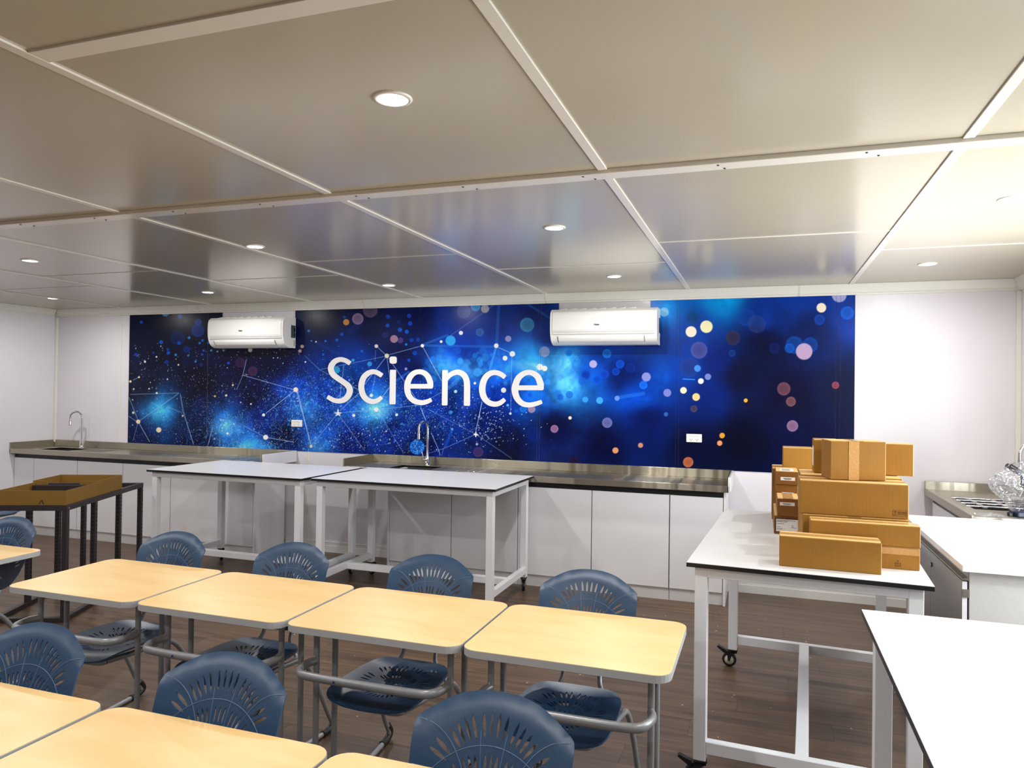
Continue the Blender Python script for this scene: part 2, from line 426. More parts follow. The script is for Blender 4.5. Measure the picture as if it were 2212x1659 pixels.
SX = [-6.61, -5.41, -4.21, -3.01, -1.808, -.59, .632]
def ceiling():
    ce = structure(MB().box(XL-.12, XR+.12, YF-.12, YB+.12, HC+.018, HC+.1).build('ceiling', m_gap))
    edges = [XL]+SX+[XR]
    ybr = [[1.0, 2.79, 4.25], [.6, 2.79, 4.76], [1.2, 2.79, 4.25], [.5, 2.79, 4.78], [.9, 2.79, 4.22], [1.385, 2.79, 4.84], [.3, 2.79, 4.2], [1.0, 2.79, 4.75]]
    for i in range(len(edges)-1):
        br = [YF]+ybr[i]+[YB]
        for k in range(len(br)-1):
            g = .003
            o = MB().box(edges[i]+g, edges[i+1]-g, br[k]+g, br[k+1]-g, HC, HC+.018, .0015).build('ceiling_panel', m_ceil, ce)
        # thin joiners between panels of one bay
        for yb in ybr[i]:
            if yb == 2.79: continue
            wdt = .03 if i == 5 and yb < 2 else .007
            MB().box(edges[i]+.02, edges[i+1]-.02, yb-wdt, yb+wdt, HC-(.006 if wdt > .02 else .003), HC+.002, .001).build('joint_strip', m_ceilstrip, ce)
    for x in SX:
        for a, b_ in ((YF, 2.752), (2.832, YB-.06)):
            w = .018
            MB().box(x-w, x+w, a, b_, HC-.006, HC+.001, .0015).build('cover_strip', m_ceilstrip, ce)
    bm_ = MB().box(XL, XR, 2.752, 2.832, HC-.018, HC+.001, .002).build('cross_rail', m_ceilstrip, ce)
    for x in np.arange(-7.2, 1.7, .502):
        for y in (2.77, 2.815):
            MB().lathe([(.005, HC-.0185), (.0045, HC-.0205), (.002, HC-.0215)], (x+random.uniform(-.01, .01)+(.035 if y > 2.8 else 0), y, 0), n=8).build('screw', m_screw, bm_)
ceiling()

def downlights():
    first = None
    names = {0: 'far row by the mural', 1: 'middle row', 2: 'near row'}
    lab = {(-1.038, 1.907): 'largest and nearest round white downlight in the ceiling',
           (-1.038, 3.67): 'bright round downlight between the nearest one and the right-hand air conditioner',
           (-2.92, 3.67): 'bright round downlight in the panel above the left air conditioner',
           (-4.785, 3.67): 'bright round downlight at the far left edge of the ceiling',
           (1.01, 3.67): 'dim round downlight at the far right edge of the ceiling',
           (-6.64, 5.34): 'small round downlight above the far left corner with the gooseneck tap',
           (-4.755, 5.34): 'small round downlight just above the left air conditioner',
           (-2.92, 5.34): 'small round downlight above the letters of the word Science',
           (-1.05, 5.34): 'small round downlight just above the right-hand air conditioner',
           (.998, 5.34): 'small washed out downlight near the right end of the back wall'}
    grid = list(lab)+[(-2.92, 1.907), (1.01, 1.907), (-4.785, 1.907), (-1.038, .15), (1.01, .15), (-2.92, .15), (-4.785, .15), (-1.038, -1.6), (-4.0, -1.6), (-6.64, 3.67), (-6.64, 1.907)]
    seen = set(lab)
    for x, y in grid:
        if first is None:
            t = thing('downlight', 'x', 'downlight', (x, y, HC)); first = t
            MB().lathe([(.045, -.001), (.046, -.006), (.055, -.005), (.058, -.002), (.058, .0)], (0, 0, 0), n=36).build('trim_ring', m_trim, t)
            MB().lathe([(.045, -.0005), (.044, -.004), (.03, -.0055), (.0001, -.006)], (0, 0, 0), n=32).build('diffuser', m_lens, t)
        else:
            t = copy_tree(first); t.location = (x, y, HC)
        t['label'] = lab.get((x, y), 'round white downlight in the ceiling outside the picture')
        t['group'] = 'ceiling downlights'
        area_light('lamp', (x, y, HC-.012), (0, 0, 0), .085, .085, DOWNLIGHT_W, (1.0, .985, .98), 'DISK')
downlights()

# ================================================================== MURAL
def proj(X, Y, Z):
    dx, dy, dz = X, Y, Z-EYE
    d = dx*CF[0]+dy*CF[1]+dz*CF[2]
    return W_PX/2+F_PX*(dx*CR[0]+dy*CR[1]+dz*CR[2])/d, H_PX/2-F_PX*(dx*CU[0]+dy*CU[1]+dz*CU[2])/d
YM = YB-.006
def wall_pt(px, py, y=YM):
    d = CF+(px-W_PX/2)/F_PX*CR-(py-H_PX/2)/F_PX*CU
    t = y/d[1]
    return d[0]*t, EYE+d[2]*t

MX0, MX1, MZ0, MZ1 = -6.565, .667, .972, 2.374
GS = .0036
def paint(X, Z):
    """colour of the print at the wall positions X, Z; features were measured on the photograph of the mural"""
    px, pz = proj(X, YM, Z)
    ctrl = [(300,690,8,14,45),(400,700,10,14,45),(330,760,12,18,46),(300,840,20,24,46),(430,830,16,14,44),(520,790,18,14,46),(550,850,12,12,50),(600,770,10,10,46),(700,690,14,18,52),(800,700,4,18,64),(760,765,8,50,140),(900,690,4,16,70),(980,690,8,44,130),(1080,700,4,40,122),(1140,670,2,36,112),(1190,720,2,50,150),(1300,762,2,56,150),(1440,670,5,116,205),(1420,740,4,50,130),(1560,646,0,130,205),(1500,715,4,60,150),(1650,680,4,50,142),(1720,645,4,56,150),(1650,740,6,14,54),(1750,720,6,28,86),(1835,680,8,56,150),(1835,850,16,24,58),(1700,850,10,12,46),(1600,810,8,16,52),(1545,780,4,34,120),(1530,850,4,36,120),(1480,800,2,64,170),(1600,950,2,6,34),(1750,960,4,14,58),(1500,965,2,10,48),(1400,905,2,20,84),(1300,965,2,10,58),(1200,925,2,14,68),(1100,965,2,12,58),(1050,910,2,20,86),(1380,850,4,68,190),(1345,805,2,26,94),(1260,800,12,90,210),(1220,790,50,165,245),(1225,830,50,160,245),(1150,775,40,150,230),(1000,750,8,56,170),(1000,800,28,105,220),(960,790,30,115,222),(1060,800,24,100,215),(860,755,8,20,72),(885,790,6,25,90),(760,830,8,56,160),(700,850,8,52,160),(640,860,14,66,185),(660,890,24,90,205),(570,905,8,36,130),(612,935,4,10,60),(490,920,30,110,205),(540,965,30,120,220),(345,885,26,110,180),(420,905,8,24,66),(300,945,8,22,70),(430,965,6,12,56),(700,950,14,80,190),(760,955,2,22,120),(850,930,4,28,112),(910,965,4,18,84),(812,888,50,150,235),(900,860,6,50,150),(960,870,6,40,130),(1080,860,6,50,160),(1150,850,16,100,215)]
    ct = np.array(ctrl, float)
    num = np.zeros(px.shape+(3,)); den = np.zeros(px.shape)
    for x, y, r, g, b in ct:
        w = 1/(((px-x)**2+(pz-y)**2)+260.0)**1.7
        num += w[..., None]*np.array([r, g, b]); den += w
    c = num/den[..., None]
    # cloudy variation
    def vnoise(scale, seed):
        rg = np.random.default_rng(seed)
        n0, n1 = int((MZ1-MZ0)/scale)+3, int((MX1-MX0)/scale)+3
        a = rg.random((n0, n1)); u = (X-MX0)/scale; v = (Z-MZ0)/scale
        i, j = np.clip(u.astype(int), 0, n1-2), np.clip(v.astype(int), 0, n0-2); fu, fv = u-i, v-j
        fu = fu*fu*(3-2*fu); fv = fv*fv*(3-2*fv)
        return (a[j, i]*(1-fu)+a[j, i+1]*fu)*(1-fv)+(a[j+1, i]*(1-fu)+a[j+1, i+1]*fu)*fv
    cl = .5*vnoise(.16, 1)+.3*vnoise(.07, 2)+.2*vnoise(.03, 3)
    cl2 = .35*vnoise(.09, 12)+.35*vnoise(.045, 13)+.3*vnoise(.022, 14)
    sharp = np.clip((720-np.abs(px-700))/300, 0, 1)*np.clip((pz-740)/60, 0, 1)
    c *= (1+(cl-.5)*(.25+.75*sharp))[..., None]
    def screen(c, col, a):
        col = np.array(col, float)
        return c+(a[..., None])*(col*(1-c/300.0))
    def soft(x, y, r, col, a=1., ry=None):
        nonlocal c
        ry = ry or r
        d2 = ((px-x)/r)**2+((pz-y)/ry)**2
        c = screen(c, col, a*np.exp(-d2)*np.clip(.15+1.9*(cl2-.08), 0, 1.6))
    # glowing nebula patches
    for x, y, r, ry, col, a in [(343,886,26,20,(60,150,190),.9),(812,885,22,18,(120,190,200),.9),(488,922,24,18,(90,150,200),.8),(540,965,40,14,(70,130,160),.7),(690,965,24,18,(70,130,160),.6),(655,885,28,30,(50,110,150),.5),(1222,790,24,34,(90,150,150),.8),(1225,836,26,22,(90,150,150),.8),(1150,792,34,14,(90,140,150),.8),(1000,800,40,18,(60,110,130),.6),(960,788,22,14,(60,110,130),.6),(1560,640,36,24,(0,80,100),.7),(1435,662,22,24,(30,90,110),.6),(1370,865,80,18,(0,30,80),.7),(1430,820,20,40,(0,40,90),.6),(760,800,40,30,(0,40,90),.5)]:
        soft(x, y, r, col, a, ry)
    # fine star dust: density follows the nebula
    dens = np.zeros(px.shape)
    for x, y, r, ry, a in [(660,890,90,55,1.),(490,925,60,40,1.),(810,885,90,50,.9),(740,850,80,50,.8),(560,950,120,40,.7),(870,930,120,50,.5),(930,870,80,40,.6),(400,900,90,60,.30),(430,850,130,60,.12),(330,940,60,40,.25),(1040,920,70,45,.20),(980,905,60,40,.4),(640,830,80,40,.3),(700,940,60,30,.6),(760,960,140,30,.35)]:
        dens += a*np.exp(-(((px-x)/r)**2+((pz-y)/ry)**2))
    rs = np.random.default_rng(11)
    u = rs.random(px.shape); br = rs.random(px.shape)
    star = (u < np.clip(dens*(.02+2.6*np.clip(cl2-.22, 0, 1)), 0, 1.2)*.20)
    tint = np.stack([40+150*br**2, 105+125*br, 225+28*br], -1)
    c = np.where((star)[..., None], c*.5+tint*(.22+.4*br**1.5)[..., None], c)
    star2 = (u > 1-np.clip(dens, 0, 1)*.007)
    c = np.where(star2[..., None], np.array([225., 240, 250]), c)
    # helper: local window on the regular grid
    nz, nx = px.shape
    dx = GS
    def window(x, y, r):
        X_, Z_ = wall_pt(x, y)
        k = int(r*1.4*.0046/dx)+3
        i = int((X_-MX0)/dx); j = int((Z_-MZ0)/dx)
        return slice(max(j-k, 0), max(min(j+k, nz), 0)), slice(max(i-k, 0), max(min(i+k, nx), 0))
    def disc(x, y, r, col, a=1., softn=None, ry=None, rim=.0):
        nonlocal c
        w = window(x, y, max(r, ry or 0)*1.3+2)
        if c[w].size == 0: return
        qx, qy = px[w]-x, pz[w]-y
        d = np.hypot(qx, qy*(r/(ry or r)))
        s_ = softn if softn is not None else max(.9, r*.14)
        al = a*np.clip((r+s_*.5-d)/s_, 0, 1)
        col = np.array(col, float)*(1+rim*(np.clip(d/r, 0, 1)**3-.5))[..., None]
        c[w] = c[w]*(1-al[..., None])+col*al[..., None]
    def line(pts, col, a=.8, wd=.9):
        nonlocal c
        for (x0, y0), (x1, y1) in zip(pts[:-1], pts[1:]):
            L = math.hypot(x1-x0, y1-y0)
            w = window((x0+x1)/2, (y0+y1)/2, L/2+4)
            if c[w].size == 0: continue
            ux, uy = (x1-x0)/L, (y1-y0)/L
            qx, qy = px[w]-x0, pz[w]-y0
            t = np.clip(qx*ux+qy*uy, 0, L); d = np.hypot(qx-t*ux, qy-t*uy)
            al = a*np.clip((wd+.8-d)/.9, 0, 1)
            c[w] = c[w]*(1-al[..., None])+np.array(col, float)*al[..., None]
    def crop(x0, y0, s_, items, fn):
        for it in items: fn(x0, y0, s_, it)
    # ---- glittering clusters in the brightest parts of the nebula
    rs3 = np.random.default_rng(21)
    for x, y, sx_, sy_, n_, hot in [(490,920,16,12,150,.9),(545,968,34,8,170,.8),(520,950,40,18,120,.4),(655,872,16,20,150,.7),(640,900,34,24,160,.4),(690,962,18,14,120,.6),(812,888,16,14,130,1.),(800,900,40,24,150,.4),(700,860,34,22,160,.5),(735,845,18,16,110,.6),(760,880,50,26,160,.35),(345,885,14,10,40,.6),(420,950,24,16,80,.3),(596,870,26,16,60,.3),(870,905,40,24,120,.3),(600,935,30,16,80,.35)]:
        for _ in range(n_):
            b_ = rs3.random(); q = min(1., hot*(.5+.7*b_))
            disc(rs3.normal(x, sx_), min(rs3.normal(y, sy_), 978), .5+1.9*rs3.random()**2.5, (40+190*q*b_, 120+120*q, 235+18*q), .25+.5*rs3.random(), 1.2)
    for _ in range(150):      # out-of-focus glints along the bright band behind the lettering
        x = rs3.uniform(905, 1250); y = rs3.normal(797-(x-905)*.02, 17)
        disc(x, y, rs3.uniform(2.5, 9), (45+50*rs3.random(), 140+50*rs3.random(), 242), .10+.28*rs3.random())
    # ---- sparse sharp stars upper left
    rs2 = np.random.default_rng(5)
    for _ in range(300):
        x = rs2.uniform(280, 660); y = 742+abs(rs2.normal(0, 1))*95
        if y > 960: continue
        disc(x, y, .55+.9*rs2.random()**2.2, (228, 234, 230) if rs2.random() < .5 else (130, 175, 205), rs2.uniform(.45, .95), .9)
    for _ in range(150):
        x = rs2.normal(1045, 50); y = rs2.normal(918, 24)
        if y < 985: disc(x, y, rs2.uniform(.7, 1.3), (190, 200, 235), .9, .8)
    for _ in range(70):
        disc(rs2.uniform(700, 960), rs2.uniform(920, 978), rs2.uniform(.5, 1.3), (225, 232, 240), .9, .8)
    # ---- faint wide rays
    def ray(x0, y0, s_, pts, wd=1.8, a=.35, col=(60, 140, 230)):
        line([(x0+x*s_, y0+y*s_) for x, y in pts], col, a, wd)
    A = (900, 650, .1543); B = (640, 650, .1447); D4 = (640, 800, .1356); E5 = (900, 800, .1447); L1 = (270, 660, .1929)
    for pts in ([(100,625),(1110,640)], [(100,610),(430,480)], [(1530,30),(1900,260)]): ray(*A, pts, 2.2, .35)
    ray(*A, [(1150,60),(1120,600)], 3.0, .3); ray(*A, [(440,510),(1080,60)], .7, .5, (110, 130, 190))
    ray(*A, [(450,1220),(640,1040)], 3.5, .35, (90, 170, 240)); ray(*A, [(1115,640),(1020,970)], 2.0, .6, (80, 170, 245)); ray(*A, [(1140,660),(1160,860)], 2, .3)
    ray(*B, [(300,620),(640,800)], 3, .3, (30, 70, 150)); ray(*B, [(820,440),(960,330)], 6, .3, (10, 60, 150))
    ray(*B, [(1490,1195),(1680,1060)], 2.2, .5, (50, 120, 220)); ray(1180, 720, .1748, [(880,795),(1200,745)], 3.5, .4, (60, 130, 230))
    ray(*E5, [(430,1130),(530,900)], 2.6, .6, (20, 90, 210)); ray(1180, 720, .1748, [(1690,565),(1831,572)], .8, .8, (70, 150, 240))
    # ---- constellation lines
    segs = [(L1, [[(60,995),(600,980)],[(600,985),(150,1300)],[(620,1000),(645,1180),(770,1555)],[(618,990),(660,1200),(765,1555)],[(45,1030),(140,1270)],[(148,1300),(90,1515)],[(148,1300),(275,1525)],[(40,1240),(148,1310)],[(1320,780),(1360,605)],[(1320,780),(1250,940)],[(1320,780),(1885,940)],[(1912,942),(1580,1205)],[(1920,960),(2074,1540)],[(1330,1345),(1575,1475)],[(1575,1475),(1890,1530)],[(980,1370),(930,1560)],[(90,835),(157,802)],[(490,1140),(640,1200)]]),
            (B, [[(130,820),(345,1025),(490,1105)],[(360,1025),(1340,825)],[(1195,675),(1352,820)],[(1380,805),(1882,668)],[(1352,820),(1010,1260)],[(1355,840),(1400,1180)],[(1375,850),(1620,1210),(1800,1480)],[(710,960),(650,1460)],[(1185,740),(1175,900)],[(840,1275),(930,1330)],[(1400,1280),(1280,1440),(1200,1570)],[(930,1380),(650,1640)],[(1180,1100),(1130,1380)]]),
            (D4, [[(665,680),(330,1090),(235,1200)],[(665,690),(1085,1275)],[(665,680),(1270,625),(1960,555)],[(1300,650),(1710,1320)],[(20,340),(235,1190)]]),
            (A, [[(1150,655),(1300,720)],[(1335,780),(1315,1560)],[(85,640),(350,1120)],[(350,1280),(200,1360)],[(50,1470),(120,1659)],[(915,1420),(865,1650)]]),
            (E5, [[(60,560),(140,750)],[(170,580),(883,955),(1420,1315)],[(975,480),(885,900)],[(883,955),(400,1170),(170,1240)],[(400,1170),(375,1270)],[(220,940),(330,1190),(350,1270)]])]
    for (x0, y0, s_), ls in segs:
        for pts in ls: line([(x0+x*s_, y0+y*s_) for x, y in pts], (178, 208, 252), .42+.4*rs2.random(), .28)
    # ---- bokeh
    bok = {
     L1: [(453,80,43,70,160,215),(615,122,24,25,105,200),(182,187,18,25,80,185),(815,280,72,8,60,150),(820,185,38,10,85,185),(590,360,80,6,46,130,.6),(658,203,28,20,30,95),(405,410,22,20,95,205),(718,360,16,50,150,235),(605,420,20,15,90,200),(868,390,16,20,100,220),(835,420,14,30,130,230),(930,420,13,25,110,220),(690,490,38,8,50,135),(486,530,20,15,90,200),(480,490,16,12,70,180),(124,548,18,30,60,180),(318,530,14,20,60,160),(568,552,14,50,150,220),(708,560,12,40,140,225),(880,505,12,20,110,220),(864,548,13,20,90,210),(965,503,13,80,170,220),(1035,515,10,150,200,220),(1103,503,11,100,180,220),(1403,497,24,220,200,190),(1985,458,20,190,165,160),(1960,510,18,200,165,150),(1158,645,15,30,80,220),(1290,640,55,52,34,70),(1430,735,52,66,40,78),(853,662,20,20,50,120),(468,632,24,15,55,150),(224,630,12,220,240,255),(352,575,10,250,240,220),(598,664,10,255,240,210),(790,627,12,50,150,230),(475,825,9,220,230,210),(157,802,11,250,230,200),(60,850,14,250,225,190),(148,1300,24,255,225,180),(378,1393,29,255,232,195),(92,1200,14,230,215,190),(1912,942,27,250,228,195),(1552,1225,17,255,245,225),(1575,1475,28,255,255,250),(1007,1015,12,230,190,110),(1133,1007,13,240,230,205),(1208,890,11,240,220,180),(1148,1432,13,250,255,255),(1410,1103,10,240,225,200),(646,1235,10,240,230,210),(355,980,12,230,235,230),(270,932,9,240,230,210),(98,935,9,250,235,190),(2020,632,9,250,250,230)],
     B: [(918,268,85,140,115,150),(745,318,46,215,150,75),(1105,140,108,95,80,105),(720,242,20,10,90,190),(187,447,18,50,140,230),(680,498,26,8,85,200),(605,583,22,10,100,215),(437,600,17,25,120,220),(225,598,12,70,170,220),(294,610,12,245,230,205),(1370,235,32,8,70,180),(1362,367,28,10,85,205),(1683,222,32,8,65,175),(1700,338,33,5,70,190),(1530,315,28,4,44,115),(1548,430,33,5,85,205),(1650,460,30,5,90,210),(1555,590,42,75,65,130),(1460,568,58,165,130,150),(1720,585,32,8,60,170),(1818,580,30,8,60,165),(1195,675,27,235,220,205),(1352,820,33,225,225,175),(1882,668,24,250,245,225),(85,680,23,200,175,160),(55,745,21,205,165,145),(375,122,17,60,120,200),(1325,510,45,45,50,130,.6),(978,750,20,20,110,210),(402,800,17,20,110,210),(1637,1015,20,165,150,195),(1680,885,24,15,80,190),(2040,860,35,30,120,230),(848,885,24,60,160,225),(1095,940,35,60,150,220),(600,1030,52,50,160,210),(1120,1410,25,245,245,230),(1770,780,34,15,75,185,.8),(1640,650,18,30,130,210)],
     A: [(660,150,95,90,100,165,.5),(380,340,85,0,50,150,.6),(957,110,58,165,165,175),(825,80,65,40,150,215),(620,448,29,240,240,235),(343,570,19,250,245,235),(885,440,55,55,95,170),(1282,530,43,150,150,195),(475,555,70,50,165,230),(1547,335,100,55,130,180),(1790,710,74,130,150,195),(80,628,22,250,245,230),(1115,627,32,245,240,230),(1340,742,39,240,240,235),(1238,802,34,245,245,235),(1725,925,44,255,250,235),(1792,945,38,250,245,225),(815,1152,18,255,240,215),(1217,1250,36,235,240,225),(1840,1135,42,60,150,235),(1610,1515,52,165,140,175),(1490,1515,45,25,120,225),(1312,1577,17,220,240,250),(1275,1460,18,100,200,255),(540,705,38,15,85,200,.7),(815,765,33,25,115,220,.8),(1050,755,25,40,130,230,.8),(1585,1315,30,20,80,200,.7),(220,810,26,30,120,230,.7),(400,790,30,40,120,230,.7),(610,840,40,60,160,250,.7),(410,930,50,60,165,250,.7),(850,1000,60,70,175,250,.6),(520,945,40,60,165,245,.6),(895,885,35,50,150,240,.6),(1290,950,50,60,170,245,.6),(1180,910,30,50,150,240,.5),(545,1268,22,190,230,255,.9),(1390,1540,26,15,90,210,.8)],
     (1180, 720, .1748): [(750,250,55,20,115,205,.8),(280,240,45,10,120,215,.8),(580,380,47,185,175,215),(912,382,52,5,75,195),(860,473,48,5,65,180),(722,505,50,8,70,190),(490,515,55,8,65,180),(632,570,52,5,80,205),(1236,540,56,140,145,205),(1200,640,50,20,110,235),(482,820,36,60,160,250),(660,830,42,70,170,250),(875,803,31,110,150,225),(1497,735,47,130,135,205),(294,1045,21,255,240,215),(102,1180,47,140,110,160),(753,1105,63,110,115,175),(855,1447,37,230,160,105),(1165,1384,31,215,150,110),(1480,1000,26,45,95,180),(140,745,50,30,120,230,.6),(285,760,48,10,80,200,.5),(175,790,40,10,75,200,.5),(340,1570,60,40,16,50,.6),(1040,430,60,6,50,150,.5),(440,590,50,15,90,210,.5)],
     (1400, 630, .2351): [(412,240,65,0,70,125,.6),(395,368,50,255,235,205),(536,322,57,255,240,185),(1592,148,44,255,238,205),(1756,30,68,170,170,210),(468,538,77,75,80,150),(780,427,66,50,45,80),(905,238,80,15,70,160,.5),(1000,300,80,60,70,125,.45),(1345,490,80,10,75,165,.7),(1490,490,70,8,70,160,.7),(1300,520,45,15,90,190,.7),(1434,550,76,190,160,190),(1575,258,48,10,65,160),(1830,195,60,10,90,200),(148,187,42,130,190,225),(380,695,90,45,60,130,.6),(454,705,31,70,145,230),(550,782,29,125,140,205),(485,822,26,255,245,230),(325,907,30,255,240,190),(441,968,35,245,215,140),(420,1076,32,75,65,90),(771,567,32,15,55,130),(1247,893,61,110,70,85),(1312,1010,45,120,80,90),(1722,860,33,150,70,90),(1326,1234,52,145,110,145),(930,1020,45,34,14,42,.5),(897,1000,18,250,190,60),(680,1322,25,235,165,50),(658,1392,24,250,160,100),(368,1567,47,190,105,70),(176,930,35,125,130,200),(164,1128,19,50,100,175),(1160,520,50,12,35,110,.6)],
     D4: [(915,718,24,250,245,235),(1600,708,22,245,240,230),(1275,625,35,250,252,245),(235,1210,24,235,225,200),(1432,970,12,240,240,235),(1925,1225,118,10,100,215)],
     E5: [(920,1222,75,70,50,110),(900,1102,18,190,190,210),(1105,1210,20,35,55,110),(2057,875,57,150,110,150),(530,878,18,90,170,240),(505,628,30,60,150,230,.7),(1740,940,100,4,40,140,.5),(883,955,20,240,245,250)]}
    for (x0, y0, s_), items in bok.items():
        for it in items:
            x, y, r, R_, G_, B_ = it[:6]; a = it[6] if len(it) > 6 else .93
            dim = (R_+G_+B_ < 420)
            disc(x0+x*s_, y0+y*s_, max(r*s_, 1.3), (R_, G_, B_), a, rim=.22 if (r*s_ > 5 and dim) else 0.)
    # speckled blue disc and the four-point star
    for _ in range(80):
        a_, q = rs2.uniform(0, 2*PI), 15*math.sqrt(rs2.random())
        disc(901+q*math.cos(a_), 966+q*math.sin(a_), .9, (120, 190, 245), .8, .8)
    sx, sy = 640+665*.1356, 800+680*.1356
    for dx_, dy_ in ((0, -7), (0, 4), (-6, 0), (6, 0), (-4, 5), (4, 5)): line([(sx, sy), (sx+dx_, sy+dy_)], (250, 252, 255), .95, .9)
    disc(sx, sy, 3, (255, 255, 255))
    sx, sy = 900+883*.1447, 800+955*.1447
    for dx_, dy_ in ((0, -5), (0, 5), (-4, 0), (4, 1)): line([(sx, sy), (sx+dx_, sy+dy_)], (250, 252, 255), .9, .8)
    return np.clip(c, 0, 255)

def mural():
    nx = int(round((MX1-MX0)/GS))+1; nz = int(round((MZ1-MZ0)/GS))+1
    xs = MX0+np.arange(nx)*GS; zs = MZ0+np.arange(nz)*GS
    X, Z = np.meshgrid(xs, zs)
    col = lin(paint(X, Z))/1.0
    col = np.clip(col**1.06*1.04, 0, .86)
    t = thing('mural', 'printed starry blue mural with white lettering on the back wall', 'mural', (0, 0, 0))
    cuts = [MX0-1, -5.502, -4.266, -4.239, -3.051, -1.889, -1.867, -.684, -.661, .534, .564, MX1+1]
    holes = [(-5.322, -4.430, 2.20), (-1.703, -.903, 2.20)]
    for a, b in zip(cuts[:-1], cuts[1:]):
        ii = np.where((xs >= a) & (xs < b))[0]
        if a > MX0: ii = ii[0:]
        i0, i1 = ii[0], ii[-1]
        w = i1-i0+1
        vx = xs[i0:i1+1].copy()
        gap = .0008
        if a > MX0: vx[0] = a+gap
        if b < MX1: vx[-1] = b-gap
        V = np.empty((nz, w, 3), np.float32); V[..., 0] = vx[None, :]; V[..., 1] = YM; V[..., 2] = zs[:, None]
        for h in holes:      # snap the cut-out edges
            for e in (h[0], h[1]):
                k = np.argmin(np.abs(vx-e))
                if abs(vx[k]-e) < GS: V[:, k, 0] = e
        q = (np.arange(nz-1)[:, None]*w+np.arange(w-1)[None, :])
        fx = (V[:-1, :-1, 0]+V[1:, 1:, 0])/2; fz = (V[:-1, :-1, 2]+V[1:, 1:, 2])/2
        keep = np.ones(q.shape, bool)
        for h in holes: keep &= ~((fx > h[0]) & (fx < h[1]) & (fz > h[2]))
        q = q[keep]
        F = np.stack([q, q+1, q+w+1, q+w], -1).astype(np.int32)
        me = bpy.data.meshes.new('mural_panel')
        me.vertices.add(nz*w); me.vertices.foreach_set('co', V.ravel())
        me.loops.add(F.size); me.loops.foreach_set('vertex_index', F.ravel())
        me.polygons.add(len(F)); me.polygons.foreach_set('loop_start', np.arange(0, F.size, 4, dtype=np.int32))
        me.update(calc_edges=True)
        at = me.color_attributes.new('print', 'FLOAT_COLOR', 'POINT')
        cc = np.ones((nz, w, 4), np.float32); cc[..., :3] = col[:, i0:i1+1]
        at.data.foreach_set('color', cc.ravel())
        me.materials.append(m_print)
        o = bpy.data.objects.new('mural_panel', me); COL.objects.link(o); o.parent = t
    # raised panel joiners printed over: thin strips beside each seam
    # letters: ribbons along centre lines traced from image pixels of the lettering
    def ribbon(mb, pts, wid, conv, z0=.0005, th=.004, end0=True):
        P = [np.array(p, float) for p in pts]; Q = []; Wd = []
        for i in range(len(P)-1):
            p0, p1, p2, p3 = P[max(i-1, 0)], P[i], P[i+1], P[min(i+2, len(P)-1)]
            for k in range(7):
                s_ = k/7
                Q.append(.5*((2*p1)+(-p0+p2)*s_+(2*p0-5*p1+4*p2-p3)*s_**2+(-p0+3*p1-3*p2+p3)*s_**3)); Wd.append(wid[i]+(wid[i+1]-wid[i])*s_)
        Q.append(P[-1]); Wd.append(wid[-1])
        Lf, Rt = [], []
        for i in range(len(Q)):
            d = Q[min(i+1, len(Q)-1)]-Q[max(i-1, 0)]; d /= np.hypot(*d); n = np.array([-d[1], d[0]])
            Lf.append(Q[i]+n*Wd[i]/2); Rt.append(Q[i]-n*Wd[i]/2)
        # softly rounded ends
        for s_, arr in ((0, 1), (-1, -1)):
            d = Q[s_]-Q[s_+arr]; d /= np.hypot(*d)
            n = np.array([-d[1], d[0]]); w_ = Wd[s_]
            a = Q[s_]+d*w_*.10+n*w_*.34*(1 if s_ == -1 else -1); b = Q[s_]+d*w_*.10-n*w_*.34*(1 if s_ == -1 else -1)
            if s_ == 0: Lf.insert(0, a); Rt.insert(0, b)
            else: Lf.append(a); Rt.append(b)
        n = len(Lf); V = []
        for y in (YM-th, YM-z0):
            for p in Lf+Rt:
                x, z = conv(p); V.append((x, y, z))
        Fs = []
        for i in range(n-1):
            Fs += [(i, i+1, n+i+1, n+i), (i, 2*n+i, 2*n+i+1, i+1), (n+i, n+i+1, 3*n+i+1, 3*n+i)]
        Fs += [(0, n, 3*n, 2*n), (n-1, 3*n-1, 4*n-1, 2*n-1)]
        mb.add(V, Fs)
    def poly(mb, pts, conv, z0=.0005, th=.0041):
        n = len(pts); V = [(conv(p)[0], y, conv(p)[1]) for y in (YM-th, YM-z0) for p in pts]
        mb.add(V, [tuple(range(n))]+[(i, n+i, n+(i+1) % n, (i+1) % n) for i in range(n)])
    c1 = lambda p: wall_pt(700+p[0]*.11754, 760+p[1]*.11754)
    c2 = lambda p: wall_pt(940+p[0]*.11302, 770+p[1]*.11302)
    def rrect(x0, y0, x1, y1, r, sk=0):
        out = []
        for cx_, cy_, a0 in ((x1-r, y0+r, -90), (x1-r, y1-r, 0), (x0+r, y1-r, 90), (x0+r, y0+r, 180)):
            for k in range(5):
                a = math.radians(a0+k*22.5); x, y = cx_+r*math.cos(a), cy_+r*math.sin(a); out.append((x-sk*(y-y0)/(y1-y0), y))
        return out
    S = MB(); ribbon(S, [(478,210),(400,162),(300,141),(200,178),(140,255),(130,325),(165,410),(260,490),(365,560),(448,630),(476,712),(450,800),(380,875),(290,904),(180,888),(70,828)], [84,86,88,98,106,108,104,100,98,106,112,110,100,92,84,76], c1)
    S.build('letter', m_letter, t)
    c_ = MB(); ribbon(c_, [(1062,437),(990,388),(900,366),(800,402),(722,490),(687,640),(715,780),(785,872),(890,915),(985,893),(1060,837)], [84,88,88,98,104,107,106,98,94,84,72], c1); c_.build('letter', m_letter, t)
    i_ = MB(); poly(i_, rrect(1215, 330, 1325, 965, 14, 10), c1); poly(i_, rrect(1208, 86, 1338, 218, 38), c1); i_.build('letter', m_letter, t)
